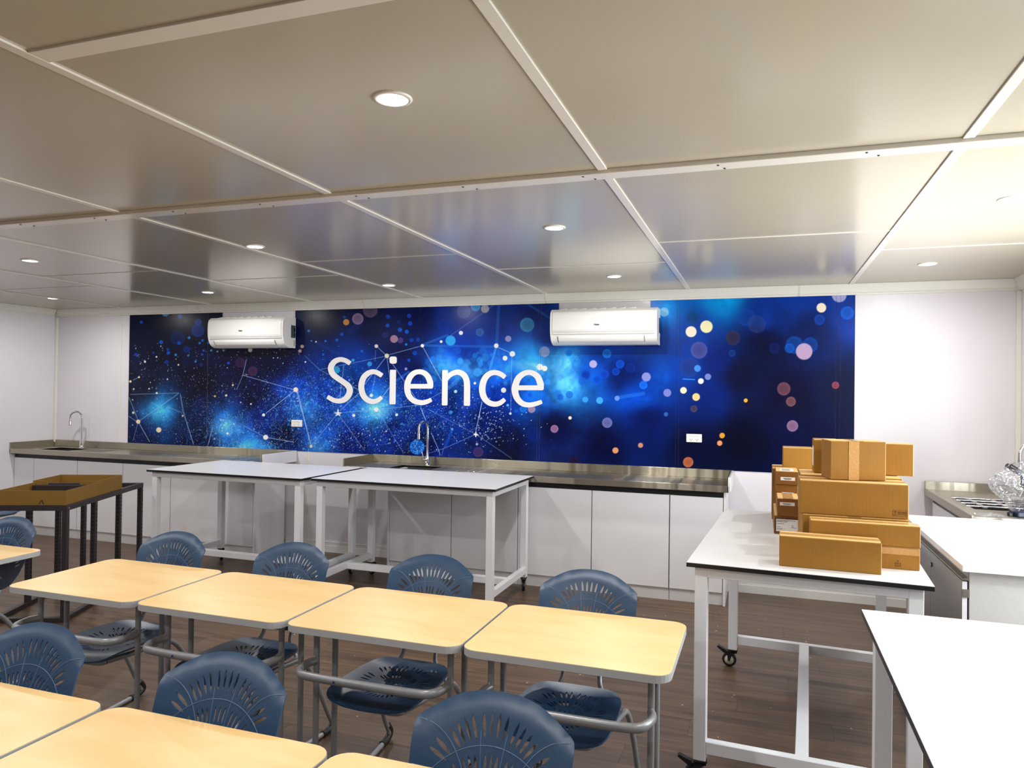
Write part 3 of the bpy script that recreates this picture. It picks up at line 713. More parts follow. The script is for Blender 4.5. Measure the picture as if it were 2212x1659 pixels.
    e_ = MB(); ribbon(e_, [(1955,640),(1952,560),(1910,455),(1840,388),(1745,366),(1650,396),(1570,485),(1530,632),(1556,790),(1652,898),(1790,934),(1895,915),(1970,880)], [104,106,104,94,88,96,106,110,104,96,92,84,74], c1)
    poly(e_, rrect(1560, 591, 2004, 676, 26), c1, .0005, .0039); e_.build('letter', m_letter, t)
    n_ = MB(); poly(n_, rrect(138, 258, 246, 936, 20, 8), c2)
    ribbon(n_, [(205,440),(300,345),(430,300),(545,350),(600,450),(612,570),(611,760),(609,932)], [84,92,102,110,114,117,118,118], c2, .0005, .0039); n_.build('letter', m_letter, t)
    c_ = MB(); ribbon(c_, [(1332,395),(1245,333),(1130,307),(1020,346),(938,450),(901,610),(931,770),(1015,872),(1130,911),(1240,890),(1328,822)], [88,94,98,106,116,124,116,106,100,92,78], c2); c_.build('letter', m_letter, t)
    e_ = MB(); ribbon(e_, [(2018,605),(2013,520),(1962,392),(1880,327),(1790,305),(1682,336),(1582,432),(1527,610),(1560,780),(1660,893),(1790,927),(1920,906),(2035,866)], [112,124,118,104,96,104,116,128,118,102,96,88,78], c2)
    poly(e_, rrect(1560, 553, 2076, 646, 30), c2, .0005, .0039); e_.build('letter', m_letter, t)
mural()

# ================================================================== AIR CONDITIONERS, OUTLETS
def aircon(cx, label, right_detail):
    w, z0, z1, d = .885, 1.995, 2.298, .20
    t = thing('air_conditioner', label, 'air conditioner', (cx, YB-.008, 0), 0, 'wall air conditioners')
    prof = [(0, z0), (-.10, z0), (-.165, z0+.03), (-.195, z0+.085), (-.205, z0+.15), (-.203, z0+.235), (-.192, z0+.275), (-.165, z1-.006), (-.14, z1), (0, z1)]
    P = []
    pr = [np.array(p) for p in prof]
    for i in range(len(pr)-1):
        p0, p1, p2, p3 = pr[max(i-1, 0)], pr[i], pr[i+1], pr[min(i+2, len(pr)-1)]
        if i in (0, 8): P.append(tuple(p1)); continue
        for k in range(4):
            s = k/4; P.append(tuple(.5*((2*p1)+(-p0+p2)*s+(2*p0-5*p1+4*p2-p3)*s*s+(-p0+3*p1-3*p2+p3)*s**3)))
    P.append(tuple(pr[-1]))
    MB().prism(P, 'x', -w/2, w/2, smooth=True).build('casing', m_acwhite, t)
    # front panel with its lower lip, just proud of the casing
    fp = [p for p in P if z0+.083 <= p[1] <= z1-.02 and p[0] < -.1]
    out = [(p[0]-.006, p[1]) for p in fp]; inn = [(p[0]+.004, p[1]) for p in fp]
    MB().prism(out+inn[::-1], 'x', -w/2+.012, w/2-.012, smooth=True).build('front_panel', m_acwhite, t)
    MB().box(-w/2+.02, w/2-.02, -.2105, -.206, z0+.105, z0+.108).box(-w/2+.02, w/2-.02, -.2095, -.205, z0+.118, z0+.120).build('panel_groove', m_edge, t)
    lv = [p for p in P if z0+.012 <= p[1] <= z0+.08 and p[0] < -.09]
    MB().prism([(p[0]-.005, p[1]) for p in lv]+[(p[0]+.004, p[1]) for p in lv[::-1]], 'x', -w/2+.06, w/2-.10, smooth=True).build('louvre_flap', m_acwhite, t)
    g = MB()
    for xg in (-w/2+.055, w/2-.095):
        g.prism([(p[0]-.003, p[1]) for p in lv]+[(p[0]+.004, p[1]) for p in lv[::-1]], 'x', xg-.0015, xg+.0015)
    g.build('flap_gap', m_ink, t)
    # rounded end cheeks
    for s in (-1, 1):
        MB().prism([(p[0]*1.015, z0+(p[1]-z0)*1.0) for p in P], 'x', s*(w/2+.0015)-.006, s*(w/2+.0015)+.006).build('end_cheek', m_acwhite, t)
    tp = MB()
    for k in range(8):
        x0 = -w/2+.05+k*.085
        tp.prism([(x0, z1-.001), (x0+.07, z1+.007), (x0+.072, z1-.001)], 'y', -.15, -.03)
    tp.build('top_grille', m_acwhite, t)
    e = MB(); e.box(w/2+.006, w/2+.009, -.075, -.004, z0+.10, z0+.225).build('side_terminal', m_acdark, t)
    MB().box(w/2+.006, w/2+.0095, -.03, -.008, z0+.165, z0+.20).box(w/2+.006, w/2+.0095, -.028, -.010, z0+.118, z0+.15).build('terminal_slot', m_blackplastic, t)
    MB().box(w/2+.006, w/2+.009, -.032, -.01, z0+.02, z0+.08).box(w/2+.006, w/2+.0085, -.03, -.012, z0+.022, z0+.078).build('pipe_knockout', m_edge, t)
    text_mesh('Haier', .021, 'lettering', m_ink, t, face_y(-.045, -.2125, z0+.165), .0008, bold=.0006)
    return t
aircon(-4.872, 'white split air conditioner on the left half of the mural', True)
aircon(-1.272, 'white split air conditioner on the mural right of the word Science', False)

def outlet(x, z, label):
    t = thing('power_outlet', label, 'power outlet', (x, YM, z), 0, 'double power outlets')
    w, h = .125, .068
    MB().box(-w/2, w/2, -.011, 0, -h/2, h/2, .004, seg=2).build('faceplate', m_acwhite, t)
    for sx in (-1, 1):
        MB().box(sx*.027-.009, sx*.027+.009, -.0145, -.009, .012, .024, .002).build('rocker_switch', m_paper, t)
        hl = MB()
        for (dx, dz, a) in ((-.007, -.010, .5), (.007, -.010, -.5), (0, -.022, 0)):
            c, s = math.cos(a), math.sin(a)
            hl.add([(sx*.024+dx+px_*c-pz_*s, -.0114, dz+px_*s+pz_*c) for px_, pz_ in ((-.0014, -.0045), (.0014, -.0045), (.0014, .0045), (-.0014, .0045))], [(0, 1, 2, 3)])
        hl.build('pin_slots', m_ink, t)
    MB().box(-.013, -.004, -.0116, -.0108, .016, .020).box(.002, .012, -.0116, -.0108, .015, .019).build('printed_mark', m_edge, t)
outlet(-4.388, 1.246, 'white double power outlet on the mural under the left air conditioner')
outlet(-.535, 1.227, 'white double power outlet low on the right part of the mural')

# ================================================================== FIXED LAB BENCHES
ZT = .905
def worktop_x(name, label, x0, x1, end_left, end_right, sink):
    """stainless worktop along the back wall"""
    t = thing(name, label, 'worktop', ((x0+x1)/2, YB-.3, ZT)); o = (-(x0+x1)/2, -(YB-.3), 0)
    def B(mb, nm, m): return mb.build(nm, m, t, (o[0], o[1], -ZT))
    y0, y1 = 5.664, YB-.004
    s = MB()
    if sink:
        a, b, c, d = sink
        s.box(x0, a, y0+.012, y1, ZT-.012, ZT).box(b, x1, y0+.012, y1, ZT-.012, ZT).box(a, b, y0+.012, c, ZT-.012, ZT).box(a, b, d, y1, ZT-.012, ZT)
    else: s.box(x0, x1, y0+.012, y1, ZT-.012, ZT)
    B(s, 'top_sheet', m_steel)
    B(MB().box(x0, x1, y0, y0+.014, ZT-.045, ZT+.006, .003, seg=2), 'front_lip', m_steel)
    B(MB().box(x0, x1, y1-.014, y1, ZT, ZT+.072, .003, seg=2), 'splashback', m_steel)
    for e, x in ((end_left, x0), (end_right, x1)):
        if e:
            sg = 1 if x == x0 else -1
            B(MB().box(min(x, x+sg*.012), max(x, x+sg*.012), y0, y1-.016, ZT-.045, ZT+.072, .003, seg=2), 'end_upstand', m_steel)
            if e == 'white': B(MB().box(min(x, x-sg*.014), max(x, x-sg*.014), y0+.01, y1-.004, ZT-.04, ZT+.07, .002), 'end_cover', m_white_board)
    if sink:
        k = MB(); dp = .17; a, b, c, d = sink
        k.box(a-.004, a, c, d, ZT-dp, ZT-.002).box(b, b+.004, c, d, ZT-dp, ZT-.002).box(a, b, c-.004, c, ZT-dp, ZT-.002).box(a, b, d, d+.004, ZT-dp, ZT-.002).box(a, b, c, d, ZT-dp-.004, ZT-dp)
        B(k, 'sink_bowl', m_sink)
        g = MB()
        for xx in np.linspace(b+.05, b+.40, 8): g.box(xx-.006, xx+.006, c+.02, d-.02, ZT, ZT+.0025, .001)
        B(g, 'drainer_ribs', m_steel)
    return t
worktop_x('steel_worktop', 'stainless steel worktop along the back wall in the left corner', XL+.002, -4.40, True, 'white', (-7.36, -6.93, 5.78, 6.04))
worktop_x('steel_worktop', 'stainless steel worktop along the back wall right of the two trolley benches', -3.53, -.235, True, 'white', (-3.12, -2.72, 5.76, 6.02))

def cabinet_x(label, x0, x1, doors, filler=None, end=None):
    """cabinet below a worktop; doors = list of (x0,x1)"""
    t = thing('base_cabinet', label, 'cabinet', ((x0+x1)/2, 5.95, 0), 0, 'white base cabinets along the back wall'); off = (-(x0+x1)/2, -5.95, 0)
    def B(mb, nm, m): return mb.build(nm, m, t, off)
    B(MB().box(x0+.001, x0+.017, 5.742, YB-.025, .085, ZT-.02).box(x1-.017, x1-.001, 5.742, YB-.025, .085, ZT-.02).box(x0+.017, x1-.017, 5.742, YB-.025, .085, .101).box(x0+.017, x1-.017, YB-.041, YB-.025, .101, ZT-.02), 'carcass', m_white_board)
    B(MB().box(x0+.001, x1-.001, 5.748, 5.764, 0, .085), 'plinth', m_plinth)
    B(MB().box(x0+.001, x1-.001, 5.727, 5.741, .815, ZT-.048), 'finger_channel', m_black)
    for a, b in doors:
        B(MB().box(a+.0022, b-.0022, 5.722, 5.740, .098, .812, .0012), 'door', m_white_board)
    if filler: B(MB().box(filler[0]+.002, filler[1]-.002, 5.722, 5.740, .098, .812, .0012), 'filler_panel', m_white_board)
    if end: B(MB().box(end-.009, end+.009, 5.722, YB-.022, 0, ZT-.02, .001), 'end_panel', m_white_board)
    return t
cabinet_x('white cabinet at the left end of the back wall behind the steel trolley rack', -7.636, -6.735, [(-7.35, -6.735)], filler=(-7.636, -7.352))
cabinet_x('white double cabinet between the corner cabinet and the left trolley bench', -6.733, -5.512, [(-6.732, -6.123), (-6.121, -5.513)])
cabinet_x('white cabinet behind the left trolley bench with a bare side panel facing the gap', -5.510, -4.53, [(-5.509, -4.90), (-4.898, -4.53)], end=-4.519)
cabinet_x('white double cabinet directly behind the second trolley bench', -3.088, -1.905, [(-3.088, -2.50), (-2.498, -1.905)], end=-3.098)
cabinet_x('white double cabinet to the right of the second trolley bench', -1.903, -.674, [(-1.902, -1.284), (-1.282, -.675)])
cabinet_x('narrow white cabinet at the right end of the back wall run', -.672, -.275, [(-.671, -.276)], end=-.264)

def tap(label, x, y, zb, ang, h=.40, reach=.13):
    t = thing('gooseneck_tap', label, 'tap', (x, y, zb), ang, 'gooseneck mixer taps')
    MB().lathe([(.026, 0), (.026, .006), (.020, .008), (.020, .075), (.015, .085), (.012, .10)], (0, 0, 0), n=20).build('tap_body', m_chrome, t)
    R = reach/2
    pts = [(0, 0, .08), (0, 0, h*.45), (0, 0, h-R-.02)]+[(-R+R*math.cos(a), 0, h-R+R*math.sin(a)) for a in np.linspace(.15, PI-.1, 9)]+[(-reach, 0, h-R-.03)]
    MB().tube(pts, .011, 12, True, 4).build('spout', m_chrome, t)
    MB().lathe([(.0135, -.06), (.0135, -.01), (.012, 0)], (-reach, 0, h-R-.03), n=16).build('aerator', m_chrome, t)
    MB().tube([(0, .015, .055), (0, .045, .058)], .011, 12, False).tube([(0, .045, .058), (0, .065, .12)], .005, 8, False).build('lever', m_chrome, t)
tap('chrome gooseneck tap in the left corner above the sink', -7.11, 6.09, ZT, .35)
tap('chrome gooseneck tap in front of the mural beneath the word Science', -2.905, 6.09, ZT, 1.35)

# right-hand wall bench
def right_bench():
    t = thing('steel_worktop', 'stainless steel worktop with sink at the right edge behind the microscope', 'worktop', (1.45, 5.5, ZT)); off = (-1.45, -5.5, -ZT)
    def B(mb, nm, m): return mb.build(nm, m, t, off)
    x0, x1, y0, y1 = 1.145, XR-.004, 4.87, YB-.034
    a, b, c, d = 1.24, 1.62, 5.20, 5.78
    s = MB().box(x0+.012, a, y0, y1, ZT-.012, ZT).box(b, x1, y0, y1, ZT-.012, ZT).box(a, b, y0, c, ZT-.012, ZT).box(a, b, d, y1, ZT-.012, ZT)
    B(s, 'top_sheet', m_steel)
    B(MB().box(x0, x0+.014, y0, y1, ZT-.045, ZT+.006, .003, seg=2), 'front_lip', m_steel)
    B(MB().box(x0, x1, y1-.014, y1, ZT-.045, ZT+.062, .003, seg=2), 'splashback', m_steel)
    B(MB().box(x1-.014, x1, y0, y1-.016, ZT, ZT+.062, .003, seg=2), 'splashback', m_steel)
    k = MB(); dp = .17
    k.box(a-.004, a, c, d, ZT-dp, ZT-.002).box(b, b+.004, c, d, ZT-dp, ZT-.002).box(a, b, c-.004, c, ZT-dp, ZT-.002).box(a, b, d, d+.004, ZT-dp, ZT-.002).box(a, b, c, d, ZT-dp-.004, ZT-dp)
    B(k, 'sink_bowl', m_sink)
    u = thing('base_cabinet', 'white cabinet under the right-hand steel worktop, mostly hidden by the desk unit', 'cabinet', (1.45, 5.5, 0), 0); off2 = (-1.45, -5.5, 0)
    MB().box(1.215, XR-.03, 4.89, 4.906, .085, ZT-.02).box(1.215, XR-.03, y1-.036, y1-.02, .085, ZT-.02).box(1.215, XR-.03, 4.906, y1-.036, .085, .101).box(XR-.046, XR-.03, 4.906, y1-.036, .101, ZT-.02).build('carcass', m_white_board, u, off2)
    MB().box(1.20, 1.214, 4.89, y1-.02, .815, ZT-.048).build('finger_channel', m_black, u, off2)
    for p, q in ((4.89, 5.51), (5.51, y1-.02)): MB().box(1.195, 1.213, p+.002, q-.002, .098, .812, .001).build('door', m_white_board, u, off2)
    MB().box(1.222, 1.236, 4.89, y1-.02, 0, .085).build('plinth', m_plinth, u, off2)
    # draining rods lying across the sink
    r = thing('sink_drying_rack', 'steel rod drying rack lying across the right-hand sink', 'drying rack', (1.43, 5.5, ZT))
    for i, y in enumerate((-.22, -.09, .04, .16)):
        MB().tube([(-.215, y, .008), (.215, y, .008)], .0065, 8, False).build('rod', m_chrome, r)
    for x in (-.12, .02, .14):
        MB().box(x-.012, x+.012, -.25, .21, .001, .009, .001).build('rod_clip', m_greymetal, r)
right_bench()
tap('chrome gooseneck tap at the right edge of the picture above the wrapped microscope', 1.688, 5.42, ZT, .2, .41, .16)

# ================================================================== TROLLEY BENCHES
def make_bench():
    """1.5 x 0.9 m, long side along x, origin at the floor centre"""
    t = thing('trolley_bench', 'x', 'bench', (0, 0, 0), 0, 'white trolley benches on castors')
    Lh, Wh = .75, .442
    MB().box(-Lh, Lh, -Wh, Wh, .893, .9095, .0008).build('top_core', m_black, t)
    MB().box(-Lh+.0006, Lh-.0006, -Wh+.0006, Wh-.0006, .9095, .912, .0006).build('top_surface', m_white_top, t)
    a, b, s = Lh-.03, Wh-.03, .05
    for sx in (-1, 1):
        for sy in (-1, 1):
            x0, y0 = (a-s if sx > 0 else -a), (b-s if sy > 0 else -b)
            MB().box(x0, x0+s, y0, y0+s, .104, .893, .002).build('leg', m_whitemetal, t)
    for sy in (-1, 1):
        y0 = b-.04 if sy > 0 else -b
        MB().box(-a+s, a-s, y0, y0+.04, .850, .893, .002).build('apron_rail', m_whitemetal, t)
    for sx in (-1, 1):
        x0 = a-.04 if sx > 0 else -a
        MB().box(x0, x0+.04, -b+s, b-s, .850, .893, .002).build('apron_rail', m_whitemetal, t)
        MB().box(x0, x0+.04, -b+s, b-s, .135, .185, .002).build('end_rail', m_whitemetal, t)
    MB().box(-a+.04, a-.04, -.025, .025, .135, .185, .002).build('centre_rail', m_whitemetal, t)
    for sx in (-1, 1):
        for sy in (-1, 1):
            cx, cy = sx*(a-s/2), sy*(b-s/2)
            k = MB().box(-.027, .027, -.027, .027, .097, .104, .001)
            k.lathe([(.014, .09), (.014, .098)], (0, 0, 0), n=14)
            for e in (-1, 1):
                k.prism([(-.030, .088), (.022, .09), (.022, .086), (-.004, .074), (-.014, .036), (-.026, .034)], 'y', e*.0185-.002, e*.0185+.002)
            k.box(-.034, .024, -.0205, .0205, .084, .091)
            k.prism([(-.024, .088), (-.082, .114), (-.09, .106), (-.04, .07)], 'y', -.013, .013)
            c = k.build('castor', m_blackplastic, t, (cx, cy, 0)); c.rotation_euler = (0, 0, [.3, 2.5, .9, 1.88][(sx+1)+(sy+1)//2])
            MB().lathe([(.027, -.012), (.037, -.012), (.040, -.008), (.040, .008), (.037, .012), (.027, .012)], (-.020, 0, .0405), 'y', 28, caps=False).build('tyre', m_tyre, c)
            MB().lathe([(.004, -.0145), (.010, -.013), (.011, -.0115), (.027, -.011), (.028, 0), (.027, .011), (.011, .0115), (.010, .013), (.004, .0145)], (-.020, 0, .0405), 'y', 24).build('wheel_hub', m_hub, c)
    return t
bench0 = make_bench()
bench0.location = (-4.056, 5.17, 0)
bench0['label'] = 'white trolley bench left of the pair, under the left half of the mural'
for lab, x, y, rz, in (('white trolley bench right of the pair, in front of the tap beneath Science', -2.503, 5.218, 0),
                       ('white trolley bench carrying the stack of cardboard boxes', .194, 3.774, PI/2-.0558),
                       ('white trolley bench in the bottom right corner with an empty top', .747, 1.844, PI/2)):
    b = copy_tree(bench0); b.location = (x, y, 0); b.rotation_euler = (0, 0, rz); b['label'] = lab
    if rz:
        for k_, ch in enumerate(c_ for c_ in b.children if c_.name.startswith('castor')): ch.rotation_euler = (0, 0, -rz+(.3, .12, 2.6, -.1)[k_])

# ================================================================== DRAWER / TEACHER UNIT
def teacher_unit():
    x0, x1, y0, y1, zt = .787, 1.385, 3.475, 4.83, .90
    t = thing('demonstration_desk', 'white topped desk unit with grey-shaded drawers beside the box bench', 'desk', ((x0+x1)/2, (y0+y1)/2, 0)); off = (-(x0+x1)/2, -(y0+y1)/2, 0)
    def B(mb, nm, m): return mb.build(nm, m, t, off)
    B(MB().box(x0, x1, y0, y1, zt-.026, zt, .002, seg=2), 'desktop', m_white_top)
    B(MB().box(.826, x1-.02, 3.535, 3.553, .05, zt-.027, .001), 'side_panel', m_greylam)
    B(MB().box(.826, x1-.02, y1-.05, y1-.032, .05, zt-.027, .001), 'side_panel', m_greylam)
    B(MB().box(x1-.04, x1-.022, 3.553, y1-.05, .05, zt-.027, .001), 'back_panel', m_greylam)
    B(MB().box(.835, x1-.04, 3.553, y1-.05, .05, .068), 'base_panel', m_white_board)
    B(MB().box(.826, .832, 3.553, y1-.05, .07, zt-.03), 'inner_panel', m_edge)
    # silver finger channel under the top
    ch = [(.802, zt-.027), (.826, zt-.027), (.826, zt-.075), (.803, zt-.075), (.803, zt-.070), (.821, zt-.062), (.821, zt-.038), (.802, zt-.032)]
    B(MB().prism(ch, 'y', 3.54, y1-.034), 'finger_channel', m_alu)
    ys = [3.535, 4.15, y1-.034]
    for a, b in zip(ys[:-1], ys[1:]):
        d = B(MB().box(.8005, .8185, a+.002, b-.002, .07, zt-.079, .001), 'door', m_shadedoor)
    lk = MB().lathe([(.011, -.004), (.011, 0)], (0, 0, 0), 'x', 18)
    lk.xf(lambda p: (.8005+p[0], 4.15-.03+p[1], .762+p[2])); B(lk, 'door_lock', m_blackplastic)
    lk = MB().lathe([(.006, -.006), (.006, -.003)], (0, 0, 0), 'x', 14); lk.xf(lambda p: (.8005+p[0], 4.12+p[1], .762+p[2])); B(lk, 'lock_barrel', m_chrome)
    B(MB().box(.8005, .8185, 3.5355, 3.537, .07, zt-.079), 'door_edge', m_white_board)
    B(MB().box(.794, .826, 3.526, 3.533, .756, .79, .001).box(.799, .821, 3.523, 3.527, .762, .784, .001), 'hinge_plate', m_alu)
    for yy in (3.6, 4.7):
        for xx in (.86, 1.32):
            B(MB().lathe([(.02, 0), (.02, .05)], (xx, yy, 0), n=14), 'foot', m_blackplastic)
teacher_unit()

# ================================================================== DESKS
def rounded(x0, x1, y0, y1, r, n=7):
    out = []
    for cx_, cy_, a0 in ((x1-r, y0+r, -90), (x1-r, y1-r, 0), (x0+r, y1-r, 90), (x0+r, y0+r, 180)):
        for k in range(n):
            a = math.radians(a0+90*k/(n-1)); out.append((cx_+r*math.cos(a), cy_+r*math.sin(a)))
    return out
def make_desk():
    t = thing('student_desk', 'x', 'desk', (0, 0, 0), 0, 'maple student desks')
    w, d, z = .353, .285, .72
    MB().prism(rounded(-w+.0015, w-.0015, -d+.0015, d-.0015, .055), 'z', z-.024, z).build('desktop', m_desk, t)
    o = rounded(-w, w, -d, d, .056); i = rounded(-w+.0018, w-.0018, -d+.0018, d-.0018, .0545); n = len(o)
    V = [(*p, zz) for zz in (z-.0255, z-.0012) for p in o]+[(*p, zz) for zz in (z-.0255, z-.0012) for p in i]
    Fs = []
    for k in range(n):
        j = (k+1) % n
        Fs += [(k, j, n+j, n+k), (n+k, n+j, 3*n+j, 3*n+k), (k, 2*n+k, 2*n+j, j)]
    MB().add(V, Fs, False).build('edge_band', m_edge, t)
    for sx in (-1, 1):
        MB().tube([(sx*.28, -.165, z-.03), (sx*.28, -.165, .012)], .0115, 12, False).build('leg', m_greymetal, t)
        MB().tube([(sx*.28, -.035, z-.03), (sx*.28, -.035, .012)], .0115, 12, False).build('leg', m_greymetal, t)
        MB().tube([(sx*.28, -.20, .014), (sx*.28, .14, .014)], .013, 12, False).build('foot_runner', m_greymetal, t)
        MB().box(sx*.28-.018, sx*.28+.018, -.19, .15, z-.034, z-.0245, .001).build('fixing_plate', m_greymetal, t)
        MB().lathe([(.004, -.0145), (.004, -.012), (.0025, -.011)], (sx*.28, -.165, .575), 'y', 8).build('rivet', m_chrome, t)
    r = MB().tube([(-.28, -.17, .556), (-.292, -.22, .556), (-.268, -.292, .556), (-.20, -.312, .556), (0, -.315, .556), (.20, -.312, .556), (.268, -.292, .556), (.292, -.22, .556), (.28, -.17, .556)], .0128, 12, True, 6, flat=1.25).build('front_loop_rail', m_greymetal, t)
    MB().lathe([(.0045, -.0005), (.0045, .0008)], (0, 0, 0), 'y', 12).xf(lambda p: (p[0]-.1, -.3285+p[1]-.0002, p[2]+.556)).build('sticker', m_sticker, r)
    MB().box(-.27, .27, -.115, -.085, z-.05, z-.027, .002).build('crossbar', m_greymetal, t)
    return t
desk0 = make_desk()
desk_list = [(-2.772, 2.587, 'maple desk at the left end of the long middle row'), (-2.052, 2.587, 'maple desk second from the left in the middle row'),
             (-1.332, 2.587, 'maple desk third from the left in the middle row'), (-.617, 2.587, 'maple desk at the right end of the middle row, beside the box bench'),
             (-3.962, 2.60, 'maple desk cut off by the left edge of the picture below the steel rack'),
             (-2.052, 1.275, 'maple desk in the bottom left corner of the picture'), (-1.332, 1.275, 'maple desk at the bottom edge second from the left corner'),
             (-.617, 1.275, 'maple desk barely showing at the bottom edge beside the nearest chair')]
for i, (x, y, lab) in enumerate(desk_list):
    d = desk0 if i == 0 else copy_tree(desk0)
    d.location = (x, y, 0); d['label'] = lab

# ================================================================== CHAIRS
def inside(poly, pts):
    p = np.asarray(poly); x, y = pts[:, 0], pts[:, 1]; r = np.zeros(len(pts), bool); j = len(p)-1
    for i in range(len(p)):
        c = ((p[i, 1] > y) != (p[j, 1] > y)) & (x < (p[j, 0]-p[i, 0])*(y-p[i, 1])/(p[j, 1]-p[i, 1]+1e-12)+p[i, 0])
        r ^= c; j = i
    return r
def lens(cx, cy, ang, r0, r1, hw, n=6):
    """slot pointing away from (cx,cy) at angle ang measured from +y"""
    ax, ay = math.sin(ang), math.cos(ang); bx, by = ay, -ax
    pts = []
    for k in range(n+1):
        s = k/n; r = r0+(r1-r0)*s; h = hw*math.sin(PI*s)**.6
        pts.append((cx+ax*r+bx*h, cy+ay*r+by*h))
    for k in range(n-1, 0, -1):
        s = k/n; r = r0+(r1-r0)*s; h = hw*math.sin(PI*s)**.6
        pts.append((cx+ax*r-bx*h, cy+ay*r-by*h))
    return pts
def perforated(name, outline, slots, step, f3, nrm, th, material, parent):
    """sheet with real slots: flat outline triangulated with holes, then bent by f3 and given thickness along nrm"""
    loops = [outline]+slots
    V = []; E = []
    for lp in loops:
        o = len(V); V += lp; E += [(o+i, o+(i+1) % len(lp)) for i in range(len(lp))]
    ol = np.array(outline); g = np.array([(x, y) for x in np.arange(ol[:, 0].min(), ol[:, 0].max(), step) for y in np.arange(ol[:, 1].min(), ol[:, 1].max(), step)])
    g = g[inside(outline, g)]; B = np.array(V)
    dm = np.array([np.min(np.hypot(B[:, 0]-p[0], B[:, 1]-p[1])) for p in g]); g = g[dm > step*.45]
    for s in slots: g = g[~inside(s, g)]
    V += [tuple(p) for p in g]
    r = delaunay_2d_cdt([Vector((p[0], p[1])) for p in V], E, [], 0, 1e-6)
    P = np.array([(v.x, v.y) for v in r[0]]); T = np.array([list(f) for f in r[2]])
    cen = P[T].mean(1); keep = inside(outline, cen)
    for s in slots: keep &= ~inside(s, cen)
    T = T[keep]
    f = np.array([f3(p) for p in P]); e = 1e-3
    du = np.array([f3((p[0]+e, p[1])) for p in P])-f; dv = np.array([f3((p[0], p[1]+e)) for p in P])-f
    n = np.cross(du, dv); n /= np.linalg.norm(n, axis=1)[:, None]; n *= nrm
    bk = f+n*th
    mb = MB(); mb.add(f, [tuple(t) for t in T], True); mb.add(bk, [tuple(t[::-1]) for t in T], True)
    cnt = {}
    for t in T:
        for a, b in ((t[0], t[1]), (t[1], t[2]), (t[2], t[0])): cnt.setdefault((min(a, b), max(a, b)), []).append((a, b))
    ed = [v[0] for v in cnt.values() if len(v) == 1]
    W = []; Fw = []
    for a, b in ed:
        o = len(W); W += [f[a], f[b], bk[b], bk[a]]; Fw.append((o, o+1, o+2, o+3))
    mb.add(W, Fw, False)
    return mb.build(name, material, parent)
def smooth_outline(pts, n=5):
    P = [np.array(p, float) for p in pts]; m = len(P); out = []
    for i in range(m):
        p0, p1, p2, p3 = P[i-1], P[i], P[(i+1) % m], P[(i+2) % m]
        for k in range(n):
            s = k/n; out.append(tuple(.5*((2*p1)+(-p0+p2)*s+(2*p0-5*p1+4*p2-p3)*s*s+(-p0+3*p1-3*p2+p3)*s**3)))
    return out
def back3(p):
    s, z = p
    y = .262+(z-.49)*.40-.024*(s/.2)**2*min(1, .5+(z-.49)*2)
    e = .853-1.62*s*s-z
    if e < .034: y += (.034-e)**2*11.0
    return np.array([s, y, z])
def seat3(p):
    s, v = p
    z = .438-.022*math.exp(-((s/.13)**2+((v+.0)/.16)**2))+.010*(s/.19)**2
    if v < -.12: z -= (v+.12)**2*2.2
    if v > .14: z += (v-.14)**2*2.5
    return np.array([s, v, z])
